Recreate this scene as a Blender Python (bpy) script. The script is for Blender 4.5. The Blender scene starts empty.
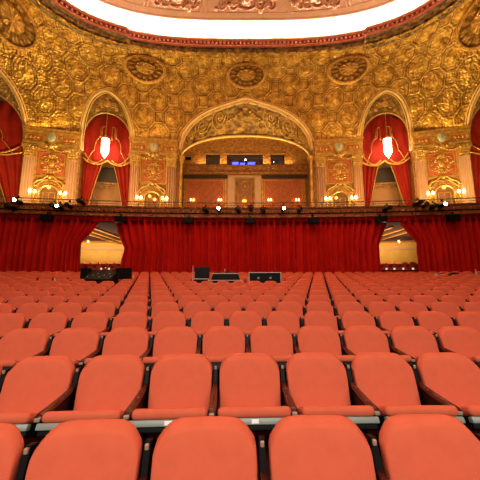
import bpy, bmesh, random
from math import *
from mathutils import Vector, Matrix
random.seed(7)
SC = bpy.context.scene
COL = SC.collection

# ------------------------------------------------------------------ materials
def mat(name, rgb, rough=.6, metal=0., rgb2=None, nscale=3., bump=0., bscale=20., kind='noise', sheen=0., emis=None, estr=0., spec=.5, attr=None, rgb3=None):
    m = bpy.data.materials.new(name); m.use_nodes = True
    nt = m.node_tree; N = nt.nodes; Lk = nt.links; b = N['Principled BSDF']
    b.inputs['Base Color'].default_value = (*rgb, 1); b.inputs['Roughness'].default_value = rough
    b.inputs['Metallic'].default_value = metal; b.inputs['Specular IOR Level'].default_value = spec
    if sheen: b.inputs['Sheen Weight'].default_value = sheen; b.inputs['Sheen Tint'].default_value = (*[min(1, c*1.5+.1) for c in rgb], 1)
    tc = N.new('ShaderNodeTexCoord')
    out = None
    if rgb2:
        n = N.new('ShaderNodeTexNoise'); n.inputs['Scale'].default_value = nscale; n.inputs['Detail'].default_value = 5
        Lk.new(tc.outputs['Object'], n.inputs['Vector'])
        r = N.new('ShaderNodeValToRGB'); r.color_ramp.elements[0].position = .36; r.color_ramp.elements[1].position = .64
        r.color_ramp.elements[0].color = (*rgb, 1); r.color_ramp.elements[1].color = (*rgb2, 1)
        Lk.new(n.outputs['Fac'], r.inputs['Fac']); out = r.outputs['Color']
    if attr:
        a = N.new('ShaderNodeAttribute'); a.attribute_name = attr
        mx = N.new('ShaderNodeMix'); mx.data_type = 'RGBA'
        Lk.new(a.outputs['Fac'], mx.inputs[0])
        if out: Lk.new(out, mx.inputs[6])
        else: mx.inputs[6].default_value = (*rgb, 1)
        mx.inputs[7].default_value = (*rgb3, 1); out = mx.outputs[2]
    if out: Lk.new(out, b.inputs['Base Color'])
    if bump:
        if kind == 'voronoi':
            t = N.new('ShaderNodeTexVoronoi'); t.feature = 'SMOOTH_F1'; t.inputs['Scale'].default_value = bscale; o = t.outputs['Distance']
        elif kind == 'scroll':
            t = N.new('ShaderNodeTexWave'); t.wave_type = 'RINGS'; t.inputs['Scale'].default_value = bscale; t.inputs['Distortion'].default_value = 9; t.inputs['Detail'].default_value = 2; o = t.outputs['Fac']
        else:
            t = N.new('ShaderNodeTexNoise'); t.inputs['Scale'].default_value = bscale; t.inputs['Detail'].default_value = 4; o = t.outputs['Fac']
        Lk.new(tc.outputs['Object'], t.inputs['Vector'])
        bp = N.new('ShaderNodeBump'); bp.inputs['Strength'].default_value = bump; bp.inputs['Distance'].default_value = .08
        Lk.new(o, bp.inputs['Height']); Lk.new(bp.outputs['Normal'], b.inputs['Normal'])
    if emis: b.inputs['Emission Color'].default_value = (*emis, 1); b.inputs['Emission Strength'].default_value = estr
    return m

M = {}
M['fabric'] = mat('seat_fabric', (.65, .130, .064), .9, 0, (.68, .138, .069), 14, .15, 260, spec=.06)
M['black_iron'] = mat('black_iron', (.003, .0027, .0025), .5, spec=.15)
M['wood'] = mat('mahogany', (.06, .010, .005), .25, 0, (.11, .02, .009), 9, .1, 30)
M['grey_plastic'] = mat('grey_plastic', (.26, .29, .25), .4)
M['dark_plastic'] = mat('dark_plastic', (.008, .008, .008), .5, spec=.15)
M['white'] = mat('white_enamel', (.85, .84, .80), .4)
M['chrome'] = mat('chrome', (.75, .72, .66), .2, 1)
M['carpet'] = mat('floor_carpet', (.03, .004, .003), .95, 0, (.045, .006, .004), 5, .3, 90)
M['velvet'] = mat('red_velvet', (.60, .012, .008), .85, 0, (.70, .016, .010), 1.2, .1, 30, spec=.15)
M['drape'] = mat('arch_drape_velvet', (.30, .012, .005), .8, 0, (.36, .018, .007), 1.5, .1, 30, spec=.2)
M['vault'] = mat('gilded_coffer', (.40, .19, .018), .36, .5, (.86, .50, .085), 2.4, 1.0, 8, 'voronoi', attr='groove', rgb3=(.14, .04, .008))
M['gold'] = mat('gilded_plaster', (.42, .20, .028), .36, .45, (.74, .43, .09), 2.2, .5, 12, 'voronoi')
M['gold_plain'] = mat('gilded_moulding', (.74, .44, .10), .35, .45, (.50, .25, .045), 4)
M['gold_dark'] = mat('antique_gold', (.20, .10, .022), .42, .4, (.42, .24, .05), 3, .9, 9, 'voronoi')
M['gold_tan'] = mat('tan_gilt_plaster', (.27, .11, .022), .5, .3, (.50, .23, .05), 4.5, .8, 9, 'voronoi')
M['bronze'] = mat('bronze_frieze', (.10, .055, .018), .45, .3, (.36, .22, .07), 3.5, .9, 8, 'voronoi')
M['cream'] = mat('fluted_stone', (.64, .37, .20), .55, 0, (.70, .43, .24), 2, .1, 10)
M['orange_wall'] = mat('orange_damask', (.44, .11, .03), .7, 0, (.62, .17, .05), 6, .2, 14, 'voronoi')
M['red_panel'] = mat('red_panel', (.42, .07, .018), .6, 0, (.52, .12, .03), 5, .3, 14, 'voronoi')
M['alcove'] = mat('alcove_wall', (.30, .12, .035), .6, 0, (.42, .18, .06), 1.2, .3, 4)
M['beige_metal'] = mat('beige_metal', (.42, .34, .24), .35, .3)
M['niche'] = mat('niche_wall', (.14, .05, .015), .6, 0, (.20, .08, .025), 2, .3, 5)
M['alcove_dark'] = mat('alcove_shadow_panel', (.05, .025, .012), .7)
M['cornice'] = mat('rose_cornice', (.46, .11, .06), .5, .1, (.56, .17, .09), 4, .3, 12, 'voronoi')
M['cove'] = mat('cove_plaster', (.90, .82, .72), .8)
M['pink'] = mat('rose_plaster', (.82, .46, .34), .6, 0, (.86, .52, .40), 1.4, .5, 5, 'voronoi')
M['pink_dark'] = mat('rose_relief', (.50, .17, .09), .5, .1, (.80, .42, .28), 4, .8, 8, 'voronoi')
M['yellow_wall'] = mat('yellow_foyer_wall', (.78, .42, .07), .6, 0, (.86, .52, .12), 1.2, .2, 4)
M['foyer_ceiling'] = mat('foyer_ceiling', (.66, .32, .10), .6, 0, (.74, .40, .15), 2, .3, 6)
M['gilt_edge'] = mat('bright_gilt_edge', (.95, .66, .24), .3, .35, (.85, .55, .17), 4)
M['gold_mid'] = mat('mid_gold_relief', (.30, .15, .028), .4, .4, (.55, .31, .07), 3, .8, 9, 'voronoi')
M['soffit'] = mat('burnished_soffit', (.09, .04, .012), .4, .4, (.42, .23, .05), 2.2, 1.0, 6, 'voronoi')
M['shield'] = mat('verdigris_shield', (.42, .44, .30), .5, .2, (.60, .56, .36), 8, .5, 20, 'voronoi')
M['glass_dark'] = mat('booth_glass', (.01, .012, .02), .08)
M['screen_blue'] = mat('blue_monitor_light', (.05, .08, .6), .4, emis=(.06, .10, 1.0), estr=2.6)
M['lamp_blue'] = mat('blue_white_lamp', (.8, .85, 1), .4, emis=(.6, .7, 1), estr=9)
M['lantern'] = mat('lantern_glass', (1, .9, .75), .4, emis=(1, .86, .62), estr=14)
M['bulb'] = mat('sconce_bulb', (1, .85, .55), .4, emis=(1, .72, .34), estr=18)
M['bulb_dim'] = mat('sconce_bulb_amber', (1, .7, .4), .4, emis=(1, .50, .16), estr=9)
M['amber'] = mat('amber_lamp', (1, .4, .1), .4, emis=(1, .26, .04), estr=4)
M['spot_lens'] = mat('lit_spot_lens', (1, .95, .85), .3, emis=(1, .93, .80), estr=40)
M['tiny_light'] = mat('small_white_light', (1, .95, .85), .3, emis=(1, .92, .75), estr=.6)
M['lens_dark'] = mat('dark_lens', (.03, .03, .035), .08)
M['black'] = mat('equipment_black', (.006, .006, .006), .45, spec=.15)
M['screen'] = mat('unlit_screen', (.008, .008, .010), .3, spec=.2)
M['alu'] = mat('case_aluminium', (.72, .68, .60), .35, .3)
M['green'] = mat('green_bottle', (.03, .12, .06), .2)
M['bottle'] = mat('clear_bottle', (.75, .62, .45), .2)

# ------------------------------------------------------------------ mesh helpers
class MB:
    def __init__(s): s.v = []; s.f = []; s.mi = None
    def add(s, vs, fs):
        o = len(s.v); s.v += [tuple(p) for p in vs]; s.f += [tuple(i+o for i in f) for f in fs]; return s
    def box(s, x0, x1, y0, y1, z0, z1):
        return s.add([(x0,y0,z0),(x1,y0,z0),(x1,y1,z0),(x0,y1,z0),(x0,y0,z1),(x1,y0,z1),(x1,y1,z1),(x0,y1,z1)],
                     [(0,3,2,1),(4,5,6,7),(0,1,5,4),(1,2,6,5),(2,3,7,6),(3,0,4,7)])
    def rbox(s, x0, x1, y0, y1, z0, z1, b=.01, seg=2, M4=None):
        bm = bmesh.new(); bmesh.ops.create_cube(bm, size=1)
        for v in bm.verts: v.co = Vector(((x0+x1)/2+v.co.x*(x1-x0), (y0+y1)/2+v.co.y*(y1-y0), (z0+z1)/2+v.co.z*(z1-z0)))
        bmesh.ops.bevel(bm, geom=bm.edges[:], offset=b, segments=seg, affect='EDGES', profile=.5)
        if M4: bm.transform(M4)
        bm.verts.index_update()
        s.add([v.co[:] for v in bm.verts], [[v.index for v in f.verts] for f in bm.faces]); bm.free(); return s
    def tube(s, pts, r, n=8, closed=False):
        pts = [Vector(p) for p in pts]; k = len(pts); rs = r if isinstance(r, (list, tuple)) else [r]*k
        vs = []; fs = []
        for i, p in enumerate(pts):
            a = pts[i-1] if (i > 0 or closed) else p; b = pts[(i+1) % k] if (i < k-1 or closed) else p
            t = (b-a).normalized() if (b-a).length > 1e-9 else Vector((0,0,1))
            u = t.cross(Vector((0,0,1)))
            if u.length < .05: u = t.cross(Vector((0,1,0)))
            u.normalize(); w = u.cross(t)
            for j in range(n):
                an = 2*pi*j/n; vs.append(p+(u*cos(an)+w*sin(an))*rs[i])
        for i in range(k if closed else k-1):
            for j in range(n):
                a = i*n+j; b = i*n+(j+1) % n; c = ((i+1) % k)*n+(j+1) % n; d = ((i+1) % k)*n+j; fs.append((a,b,c,d))
        if not closed: fs.append(tuple(range(n))[::-1]); fs.append(tuple((k-1)*n+j for j in range(n)))
        return s.add(vs, fs)
    def lathe(s, prof, c=(0,0,0), n=20, axis='z', sx=1., sy=1.):
        vs = []; fs = []
        for r, h in prof:
            for j in range(n):
                a = 2*pi*j/n; x, y = r*cos(a)*sx, r*sin(a)*sy
                p = (x, y, h) if axis == 'z' else ((x, h, y) if axis == 'y' else (h, x, y))
                vs.append((c[0]+p[0], c[1]+p[1], c[2]+p[2]))
        for i in range(len(prof)-1):
            for j in range(n): fs.append((i*n+j, i*n+(j+1) % n, (i+1)*n+(j+1) % n, (i+1)*n+j))
        fs.append(tuple(range(n))[::-1]); fs.append(tuple((len(prof)-1)*n+j for j in range(n)))
        return s.add(vs, fs)
    def ball(s, c, rx, ry=None, rz=None, n=10, m=6):
        ry = ry or rx; rz = rz or rx; vs = []; fs = []
        for i in range(m+1):
            t = pi*i/m
            for j in range(n):
                a = 2*pi*j/n; vs.append((c[0]+rx*sin(t)*cos(a), c[1]+ry*sin(t)*sin(a), c[2]+rz*cos(t)))
        for i in range(m):
            for j in range(n): fs.append((i*n+j, (i+1)*n+j, (i+1)*n+(j+1) % n, i*n+(j+1) % n))
        return s.add(vs, fs)
    def prism(s, pts, y0, y1):        # outline in xz extruded in y
        n = len(pts); vs = [(x, y0, z) for x, z in pts]+[(x, y1, z) for x, z in pts]
        fs = [tuple(range(n)), tuple(range(2*n-1, n-1, -1))]+[(i, i+n, (i+1) % n+n, (i+1) % n) for i in range(n)]
        return s.add(vs, fs)
    def grid(s, nu, nv, fn, skip=None):
        vs = [fn(i/nu, j/nv) for j in range(nv+1) for i in range(nu+1)]
        fs = []
        for j in range(nv):
            for i in range(nu):
                if skip and skip((i+.5)/nu, (j+.5)/nv): continue
                a = j*(nu+1)+i; fs.append((a, a+1, a+nu+2, a+nu+1))
        return s.add(vs, fs)
    def frame(s, x0, x1, z0, z1, w, y0, y1):
        s.box(x0, x1, y0, y1, z1-w, z1); s.box(x0, x1, y0, y1, z0, z0+w)
        s.box(x0, x0+w, y0, y1, z0+w, z1-w); s.box(x1-w, x1, y0, y1, z0+w, z1-w); return s
    def build(s, name, m, parent=None, smooth=False, **k):
        me = bpy.data.meshes.new(name); me.from_pydata(s.v, [], s.f); me.materials.append(M[m] if isinstance(m, str) else m)
        bm = bmesh.new(); bm.from_mesh(me); bmesh.ops.recalc_face_normals(bm, faces=bm.faces[:]); bm.to_mesh(me); bm.free()
        if smooth:
            me.polygons.foreach_set('use_smooth', [True]*len(me.polygons))
            if smooth == 'auto': 
                try: me.set_sharp_from_angle(angle=radians(40))
                except Exception: pass
        me.update()
        o = bpy.data.objects.new(name, me); COL.objects.link(o)
        if parent: o.parent = parent
        return tag(o, **k) if k else o

def tag(o, label=None, cat=None, group=None, kind=None):
    if label: o['label'] = label
    if cat: o['category'] = cat
    if group: o['group'] = group
    if kind: o['kind'] = kind
    return o
def empty(name, loc=(0,0,0), rz=0, **k):
    o = bpy.data.objects.new(name, None); COL.objects.link(o); o.location = loc; o.rotation_euler = (0,0,rz); o.empty_display_size = .1
    return tag(o, **k)
KIDS = {}
def freeze(o):            # remember children lists once (fast copies)
    KIDS[o.name] = list(o.children)
    for c in o.children: freeze(c)
def copy_tree(o, loc=None, rz=None, parent=None, label=None, only=None, skip=()):
    c = o.copy(); COL.objects.link(c); c.parent = parent
    if loc is not None: c.location = loc
    if rz is not None: c.rotation_euler = (0,0,rz)
    if label: c['label'] = label
    for ch in KIDS.get(o.name, ()):
        if (only and ch.name not in only) or ch.name in skip: continue
        copy_tree(ch, parent=c, skip=skip)
    return c

# ------------------------------------------------------------------ camera
cam = bpy.data.cameras.new('camera'); co = bpy.data.objects.new('camera', cam); COL.objects.link(co)
co.location = (0, 0, 1.63); co.rotation_euler = (radians(98), 0, 0)
cam.sensor_width = 36; cam.lens = 36*283/480; cam.clip_end = 200
SC.camera = co
T = radians(8)
def proj(P):
    x, y, z = P; z -= 1.63; zc = y*cos(T)+z*sin(T); u = z*cos(T)-y*sin(T)
    return 240+283*x/zc, 240-283*u/zc

# ------------------------------------------------------------------ the hall's surfaces
X0 = .5; R = 55; YC = 22.45-55; ZV = 11.6; LV = 8.6
RA, RB, RY, RN = 13.5, 7.5, 12.1, 3.0
def ringpt(th, off=0):
    a = RA+off; b = RB+off; c, s = cos(th), sin(th)
    return X0+a*copysign(abs(s)**(2/RN), s), RY+b*copysign(abs(c)**(2/RN), c)
tab = [(0., 0.)]; NT = 4000; p = ringpt(0)
for i in range(1, NT+1):
    th = pi*i/NT; q = ringpt(th); tab.append((tab[-1][0]+hypot(q[0]-p[0], q[1]-p[1]), th)); p = q
HALF = tab[-1][0]
def byarc(l):
    a = min(abs(l), HALF-1e-6); lo, hi = 0, NT
    while hi-lo > 1:
        m = (lo+hi)//2
        if tab[m][0] <= a: lo = m
        else: hi = m
    f = (a-tab[lo][0])/(tab[hi][0]-tab[lo][0]); return copysign(tab[lo][1]+f*(tab[hi][1]-tab[lo][1]), l)
def W(s, z, d=0, r=R, yc=YC):          # point on an arc wall; d towards the stage
    ph = s/r; return (X0+(r-d)*sin(ph), yc+(r-d)*cos(ph), z)
def S0(s, v):
    x0, y0, _ = W(s, v)
    if v <= ZV: return Vector((x0, y0, v))
    t = min((v-ZV)/LV, 1); x1, y1 = ringpt(byarc(s*.99), .12); g = 1-cos(t*pi/2)
    return Vector((x0+(x1-x0)*g, y0+(y1-y0)*g, ZV+(19.13-ZV)*sin(t*pi/2)))
def SN(s, v):
    e = .05; v = min(v, ZV+LV-.06); a = S0(s+e, v)-S0(s-e, v); b = S0(s, v+e)-S0(s, v-e); return a.cross(b).normalized()   # towards the hall
def S(s, v, d=0):
    p = S0(s, v); return p+SN(s, v)*d if d else p
def PW(s, z, d=0): return W(s, z, d, 77, 16.8-77)      # balcony front arc
def farc_central(x): x = min(abs(x), 1); return (1-.4*x)*sqrt(max(0, 1-x**4))
def farc_side(x): x = min(abs(x), 1); return (1-.2*x)*sqrt(max(0, 1-x**3))
ARCH = [(0, 5.5, 12.09, 15.56, farc_central)]
for sg in (-1, 1): ARCH += [(sg*11.17, 1.88, 12.2, 15.45, farc_side), (sg*20.0, 3.2, 12.2, 15.6, farc_side)]
def arch_top(a, s):
    sc, hw, zs, zp, f = a; return zs+(zp-zs)*f((s-sc)/hw)
def arch_outline(a, n=48, z0=None):
    sc, hw, zs, zp, f = a; out = []
    for i in range(n+1):
        th = -pi/2+pi*i/n; x = sin(th); out.append((sc+hw*x, zs+(zp-zs)*f(x)))
    if z0 is not None: out = [(sc-hw, z0)]+out+[(sc+hw, z0)]
    return out

# floor: shallow cone rising towards the rear
CX, CY = 1.1, -28.
SL = .0745
def floor_z(r): return SL*max(r-28, -3)
mb = MB()
def ff(u, v):
    a = -.75+1.5*u; r = 24+33*v; return (CX+r*sin(a), CY+r*cos(a), floor_z(r))
mb.grid(40, 33, ff).build('floor', 'carpet', kind='structure')

# ------------------------------------------------------------------ vault with coffers
def coffer(s, v):
    a = 1.70; p = (s+(v-17.7))/sqrt(2); q = (s-(v-17.7))/sqrt(2)
    u = abs(p/a-round(p/a))*a; w = abs(q/a-round(q/a))*a
    dd = (u+w)/sqrt(2); m = max(u, w, dd); h = a/2
    if dd > h:                        # small square between the octagons
        e = dd-h; big = 0; e2 = min(e, 9)
        ridge = exp(-(e/.045)**2); inner = exp(-((e-.15)/.03)**2)*.5
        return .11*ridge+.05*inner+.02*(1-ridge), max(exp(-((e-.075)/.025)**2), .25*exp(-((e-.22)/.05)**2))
    e = h-m; rr = hypot(u, w)
    ridge = exp(-(e/.05)**2); g = exp(-((e-.10)/.035)**2)
    inner = exp(-((e-.18)/.035)**2)+.7*exp(-((rr-.50)/.035)**2); dome = max(0, 1-(rr/.26)**2)
    petal = .5+.5*cos(8*atan2(w, u)); groove2 = exp(-((rr-.42)/.04)**2)
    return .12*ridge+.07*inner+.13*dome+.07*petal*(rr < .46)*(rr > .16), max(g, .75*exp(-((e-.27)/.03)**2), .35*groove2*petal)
MED = [(0.05, 17.46, 1.62, 1.2), (-8.05, 17.62, 1.62, 1.3), (8.15, 17.55, 1.62, 1.3), (-17.3, 17.7, 1.8, 1.4), (17.3, 17.7, 1.8, 1.4)]
NU, NV = 660, 120; SMAX = 23.3; VA, VB = 11.5, 20.15
vs = []; gv = []; fs = []
for j in range(NV+1):
    v = VA+(VB-VA)*j/NV
    for i in range(NU+1):
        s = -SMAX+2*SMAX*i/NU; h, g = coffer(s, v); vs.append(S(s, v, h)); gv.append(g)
for j in range(NV):
    v = VA+(VB-VA)*(j+.5)/NV
    for i in range(NU):
        s = -SMAX+2*SMAX*(i+.5)/NU
        if v < 12.55 and (abs(s) > 5.65) and not (9.3 < abs(s) < 13.05) and abs(s) < 16.75: continue
        if any(abs(s-a[0]) < a[1]+.0 and v < arch_top(a, s)-.02 for a in ARCH): continue
        a = j*(NU+1)+i; fs.append((a, a+1, a+NU+2, a+NU+1))
mb = MB(); mb.v = vs; mb.f = fs
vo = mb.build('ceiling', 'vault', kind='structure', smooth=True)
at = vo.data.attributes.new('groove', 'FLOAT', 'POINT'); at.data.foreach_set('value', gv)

# wall below the vault (bays) and jambs
mb = MB()
def jamb(mb, s, z0, z1, depth): 
    a, b = W(s, z0), W(s, z0, -depth); mb.add([a, b, (b[0], b[1], z1), (a[0], a[1], z1)], [(0,1,2,3)])
for a, b in ((5.5, 9.35), (13.02, 16.85)):
    for sg in (-1, 1):
        mb.grid(12, 6, lambda u, v: W(sg*(a+(b-a)*u), 5.15+7.8*v))
for sg in (-1, 1):
    jamb(mb, sg*5.5, 5.15, 12.3, 3.2); jamb(mb, sg*9.3, 5.15, 12.3, 1.5); jamb(mb, sg*13.05, 5.15, 12.3, 1.5); jamb(mb, sg*16.8, 5.15, 12.6, 1.5)
mb.build('wall_rear', 'gold_tan', kind='structure')

# arch frames (moulding + soffit)
for k, a in enumerate(ARCH):
    ol = arch_outline(a, 56, 11.6 if k else 12.09)
    mb = MB(); r1 = .10 if k else .12
    mb.tube([S(s, v, .10) for s, v in ol], r1, 8)
    sc, hw = a[0], a[1]
    mb.tube([S(sc+(s-sc)*(1+.15/hw), v+(.14 if v > a[2] else 0), .08) for s, v in ol], .04, 6)
    mb.tube([S(sc+(s-sc)*(1-.14/hw), v-(.13 if v > a[2] else 0), .0) for s, v in ol], .04, 6)
    def sof(u, w_, ol=ol):
        s, v = ol[min(int(u*(len(ol)-1)+.5), len(ol)-1)]; p = S(s, v)
        return (p[0]+sin(s/R)*w_*(.9 if k else .5), p[1]+w_*(.9 if k else .5), p[2])
    mb.grid(len(ol)-1, 3, sof)
    mb.build('trim_%d' % (k+1), 'gilt_edge', kind='structure', smooth='auto')

# ------------------------------------------------------------------ medallions on the vault
MEDW = ['above the central arch', 'left of the central arch', 'right of the central arch', 'cut by the left edge of the photo', 'at the upper right corner']
for k, (ms, mv, ma, mbb) in enumerate(MED):
    c = S(ms, mv); n = SN(ms, mv)
    root = empty('ceiling_medallion', c, label='round gilded plaster rosette on the coffered vault, '+MEDW[k], cat='medallion', group='gilded rosettes on the vault')
    def mp(rr, an, d): return S(ms+ma*rr*cos(an), min(mv+mbb*rr*sin(an), 20.08), d)-c
    def ring(mb, ra, rb, prof, n_=64, wob=None):
        m_ = len(prof); vs = []
        for i in range(n_):
            an = 2*pi*i/n_
            for q, d in prof:
                rr = ra+(rb-ra)*q; dd = d*(1+(wob(an, q) if wob else 0)); vs.append(mp(rr, an, dd))
        fs = [(i*m_+j, i*m_+j+1, ((i+1) % n_)*m_+j+1, ((i+1) % n_)*m_+j) for i in range(n_) for j in range(m_-1)]
        mb.add(vs, fs)
    m1 = MB(); ring(m1, .86, 1.0, [(0, .0), (0, .30), (.3, .38), (.5, .30), (.7, .36), (1, .2), (1, .0)]); m1.build('outer_ring', 'gilt_edge', root, smooth='auto')
    m2 = MB(); ring(m2, .48, .86, [(0, .10), (.3, .24), (.6, .24), (1, .06)], 96, lambda an, q: .55*sin(14*an)); m2.build('leaf_wreath', 'gold_mid', root, smooth=True)
    m3 = MB(); ring(m3, .0, .48, [(0, .55), (.35, .50), (.65, .36), (.8, .44), (.9, .40), (1, .1)], 72, lambda an, q: .22*sin(9*an)*q)
    m3.build('centre_boss', 'gold_plain', root, smooth=True)
    m4 = MB()
    for i in range(26):
        an = 2*pi*i/26; p_ = mp(.93, an, .36); m4.ball(p_, .05, n=6, m=4)
    m4.build('beading', 'gold_plain', root, smooth=True)

# ------------------------------------------------------------------ frieze, cornice ring, cove and dome
def sweep_ring(mb, prof, n=260, jog=True, wob=None):
    m_ = len(prof); vs = []
    for i in range(n):
        l = -HALF+2*HALF*i/n; th = byarc(l)
        for k, (o, z) in enumerate(prof):
            x, y = ringpt(th, o)
            if jog and y > RY and abs(x-X0) < 8.9: y += .22; 
            dz = wob(l, k) if wob else 0
            vs.append((x, y, z+dz))
    fs = [(i*m_+j, i*m_+j+1, ((i+1) % n)*m_+j+1, ((i+1) % n)*m_+j) for i in range(n) for j in range(m_-1)]
    return mb.add(vs, fs)
mb = MB(); sweep_ring(mb, [(.5, 18.95), (.34, 19.05), (.30, 19.2), (.12, 19.25), (.10, 19.55), (.02, 19.6), (.02, 19.66)], 400, wob=lambda l, k: .05*sin(l*9) if k in (2, 3) else 0)
mb.build('trim_6', 'bronze', kind='structure')
mb = MB(); sweep_ring(mb, [(.02, 19.64), (-.10, 19.66), (-.12, 19.76), (.10, 19.80), (.10, 20.02), (-.14, 20.06), (-.22, 20.14), (-.22, 20.22), (.12, 20.24), (.9, 20.0)], 400)
nd = 230                                    # dentil course
for i in range(nd):
    l = -HALF+2*HALF*(i+.5)/nd; th = byarc(l); x, y = ringpt(th, -.05)
    if y < RY-2: continue
    if abs(x-X0) < 8.9 and y > RY: y += .22
    x2, y2 = ringpt(byarc(l+.05 if l < HALF-.1 else l-.05), -.05); 
    dx, dy = x2-x, (y2+(.22 if abs(x-X0) < 8.9 and y > RY else 0))-y; q = hypot(dx, dy) or 1; dx /= q; dy /= q
    nx, ny = (dy, -dx)
    cxx, cyy = ringpt(th, -.3); 
    if (nx*(cxx-x)+ny*(cyy-y)) < 0: nx, ny = -nx, -ny
    P = [(x+dx*a*.075+nx*b*.07, y+dy*a*.075+ny*b*.07) for a, b in ((-1,-1),(1,-1),(1,1),(-1,1))]
    mb.add([(a, b, 19.82) for a, b in P]+[(a, b, 20.01) for a, b in P], [(0,1,2,3),(7,6,5,4),(0,4,5,1),(1,5,6,2),(2,6,7,3),(3,7,4,0)])
mb.build('trim_7', 'cornice', kind='structure')
mb = MB(); sweep_ring(mb, [(.9, 20.0), (1.1, 20.3), (1.0, 20.8), (.6, 21.05), (0, 21.15), (-.75, 21.12), (-.85, 21.0)], 200, jog=False)
mb.build('ceiling', 'cove', kind='structure', smooth=True)
# dome: inner rose panels
def domept(th, q):                            # q: 0 edge .. 1 centre
    o = -.85-q*6.0; a = RA+o; b = max(RB+o, .3); c, s = cos(th), sin(th); n = RN-q
    return Vector((X0+a*copysign(abs(s)**(2/n), s), RY+b*copysign(abs(c)**(2/n), c), 21.0+1.9*sin(q*pi/2)))
mb = MB()
mb.grid(220, 16, lambda u, v: domept(-pi+2*pi*u, v)+Vector((0, 0, 0)))
mb.add([domept(-pi+2*pi*i/220, 1) for i in range(220)], [tuple(range(220))])
mb.build('ceiling', 'pink', kind='structure', smooth=True)
mb = MB()
for q0, rr in ((.0, .09), (.06, .05), (.62, .07)):
    mb.tube([domept(-pi+2*pi*i/240, q0)+Vector((0, 0, -.03)) for i in range(240)], rr, 6, True)
THS = [byarc(x)*1.0 for x in (-13.6, -8.2, -3.7, 3.7, 8.2, 13.6)]
for th in THS:
    for dt in (-.012, .012): mb.tube([domept(th+dt, .06+.56*i/10)+Vector((0,0,-.03)) for i in range(11)], .05, 6)
mb.build('trim_8', 'pink', kind='structure', smooth=True)
# relief cartouches on the dome
def relief(name, l0, halfw, label):
    root = empty(name, domept(byarc(l0), .2), label=label, cat='plaster relief', group='rose plaster reliefs round the dome')
    o = root.location; m1 = MB(); m2 = MB(); rnd = random.Random(int(l0*10))
    def D(l, q, d=0): return domept(byarc(l), q)-o+Vector((0, 0, -d))
    m1.tube([D(l0+halfw*.45*cos(a), .20+.10*sin(a), .10) for a in [2*pi*i/28 for i in range(28)]], .09, 6, True)
    for i in range(5):
        a = 2*pi*i/5; m1.ball(D(l0+.35*cos(a), .20+.045*sin(a), .16), .22, .18, .14, 8, 5)
    m1.ball(D(l0, .20, .2), .3, .28, .25, 10, 6)
    for sg in (-1, 1):
        for kx in range(4):
            cl = l0+sg*halfw*(.45+.19*kx); rr = .48-.05*kx
            pts = [D(cl+sg*rr*(1-i/26)*cos(i*.5), .15+.07*(kx % 2)+.06*(1-i/26)*sin(i*.5)*(1 if kx % 2 else -1), .1) for i in range(22)]
            m2.tube(pts, .085, 6)
            for i in range(4): m2.ball(D(cl+rnd.uniform(-.3, .3), .2+rnd.uniform(-.12, .12), .1), .2, .16, .14, 6, 4)
    m1.build('cartouche', 'pink_dark', root, smooth=True); m2.build('scrollwork', 'pink_dark', root, smooth=True)
relief('dome_relief', 0, 2.6, 'rose scrolled plaster relief at the centre of the dome edge, above the central arch')
relief('dome_relief', -6.0, 1.7, 'rose scrolled plaster relief on the dome edge, left of the central one')
relief('dome_relief', 6.0, 1.7, 'rose scrolled plaster relief on the dome edge, right of the central one')

# ------------------------------------------------------------------ bays: pilasters, entablatures, panels, niches
def bay_at(s): return W(s, 0), -s/R
def make_pilaster():
    root = empty('pilaster')
    m = MB(); m.box(-.50, .50, -.30, .02, 5.3, 6.7); m.box(-.54, .54, -.36, .02, 6.7, 6.82); m.box(-.46, .46, -.28, .02, 6.82, 6.95)
    m.build('base', 'gold_tan', root)
    # fluted shaft
    pts = []; nf = 4; w = .36
    for i in range(nf):
        x0 = -w+2*w*i/nf; x1 = -w+2*w*(i+1)/nf
        pts += [(x0+.014, -.26), (x0+.034, -.14), ((x0+x1)/2, -.04), (x1-.034, -.14), (x1-.014, -.26)]
    pts = [(-w, -.22)]+pts+[(w, -.22), (w, .06), (-w, .06)]
    m = MB(); n = len(pts); rings = [(6.95, 1.05), (7.15, 1.0), (10.72, .93)]
    vs = [(x*k, y, z) for z, k in rings for x, y in pts]
    fs = [(r_*n+i, r_*n+(i+1) % n, (r_+1)*n+(i+1) % n, (r_+1)*n+i) for r_ in range(2) for i in range(n)]
    m.add(vs, fs); m.build('shaft', 'cream', root)
    m = MB(); m.box(-.38, .38, -.27, .02, 10.70, 10.80)
    vs = [(-.34,-.24,10.8),(.34,-.24,10.8),(.34,.02,10.8),(-.34,.02,10.8),(-.44,-.36,11.42),(.44,-.36,11.42),(.44,.02,11.42),(-.44,.02,11.42)]
    m.add(vs, [(0,3,2,1),(4,5,6,7),(0,1,5,4),(1,2,6,5),(2,3,7,6),(3,0,4,7)])
    for row, (z, y, k) in enumerate(((10.93, -.29, 5), (11.12, -.33, 4))):
        for i in range(k):
            x = -.32+.64*(i+.5)/k; m.ball((x, y, z), .075, .06, .13, 6, 5); m.ball((x, y-.06, z+.12), .06, .05, .04, 6, 4)
    for sx in (-1, 1):
        m.tube([(sx*(.36+.13*(1-i/18)*cos(i*.55)), -.40, 11.33+.12*(1-i/18)*sin(i*.55)) for i in range(16)], .035, 5)
        m.ball((sx*.36, -.40, 11.33), .07, .05, .07, 6, 4)
    m.ball((0, -.42, 11.44), .09, .05, .09, 8, 5)
    m.box(-.48, .48, -.42, .02, 11.44, 11.56); m.build('capital', 'gold_plain', root, smooth='auto')
    return root
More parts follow.
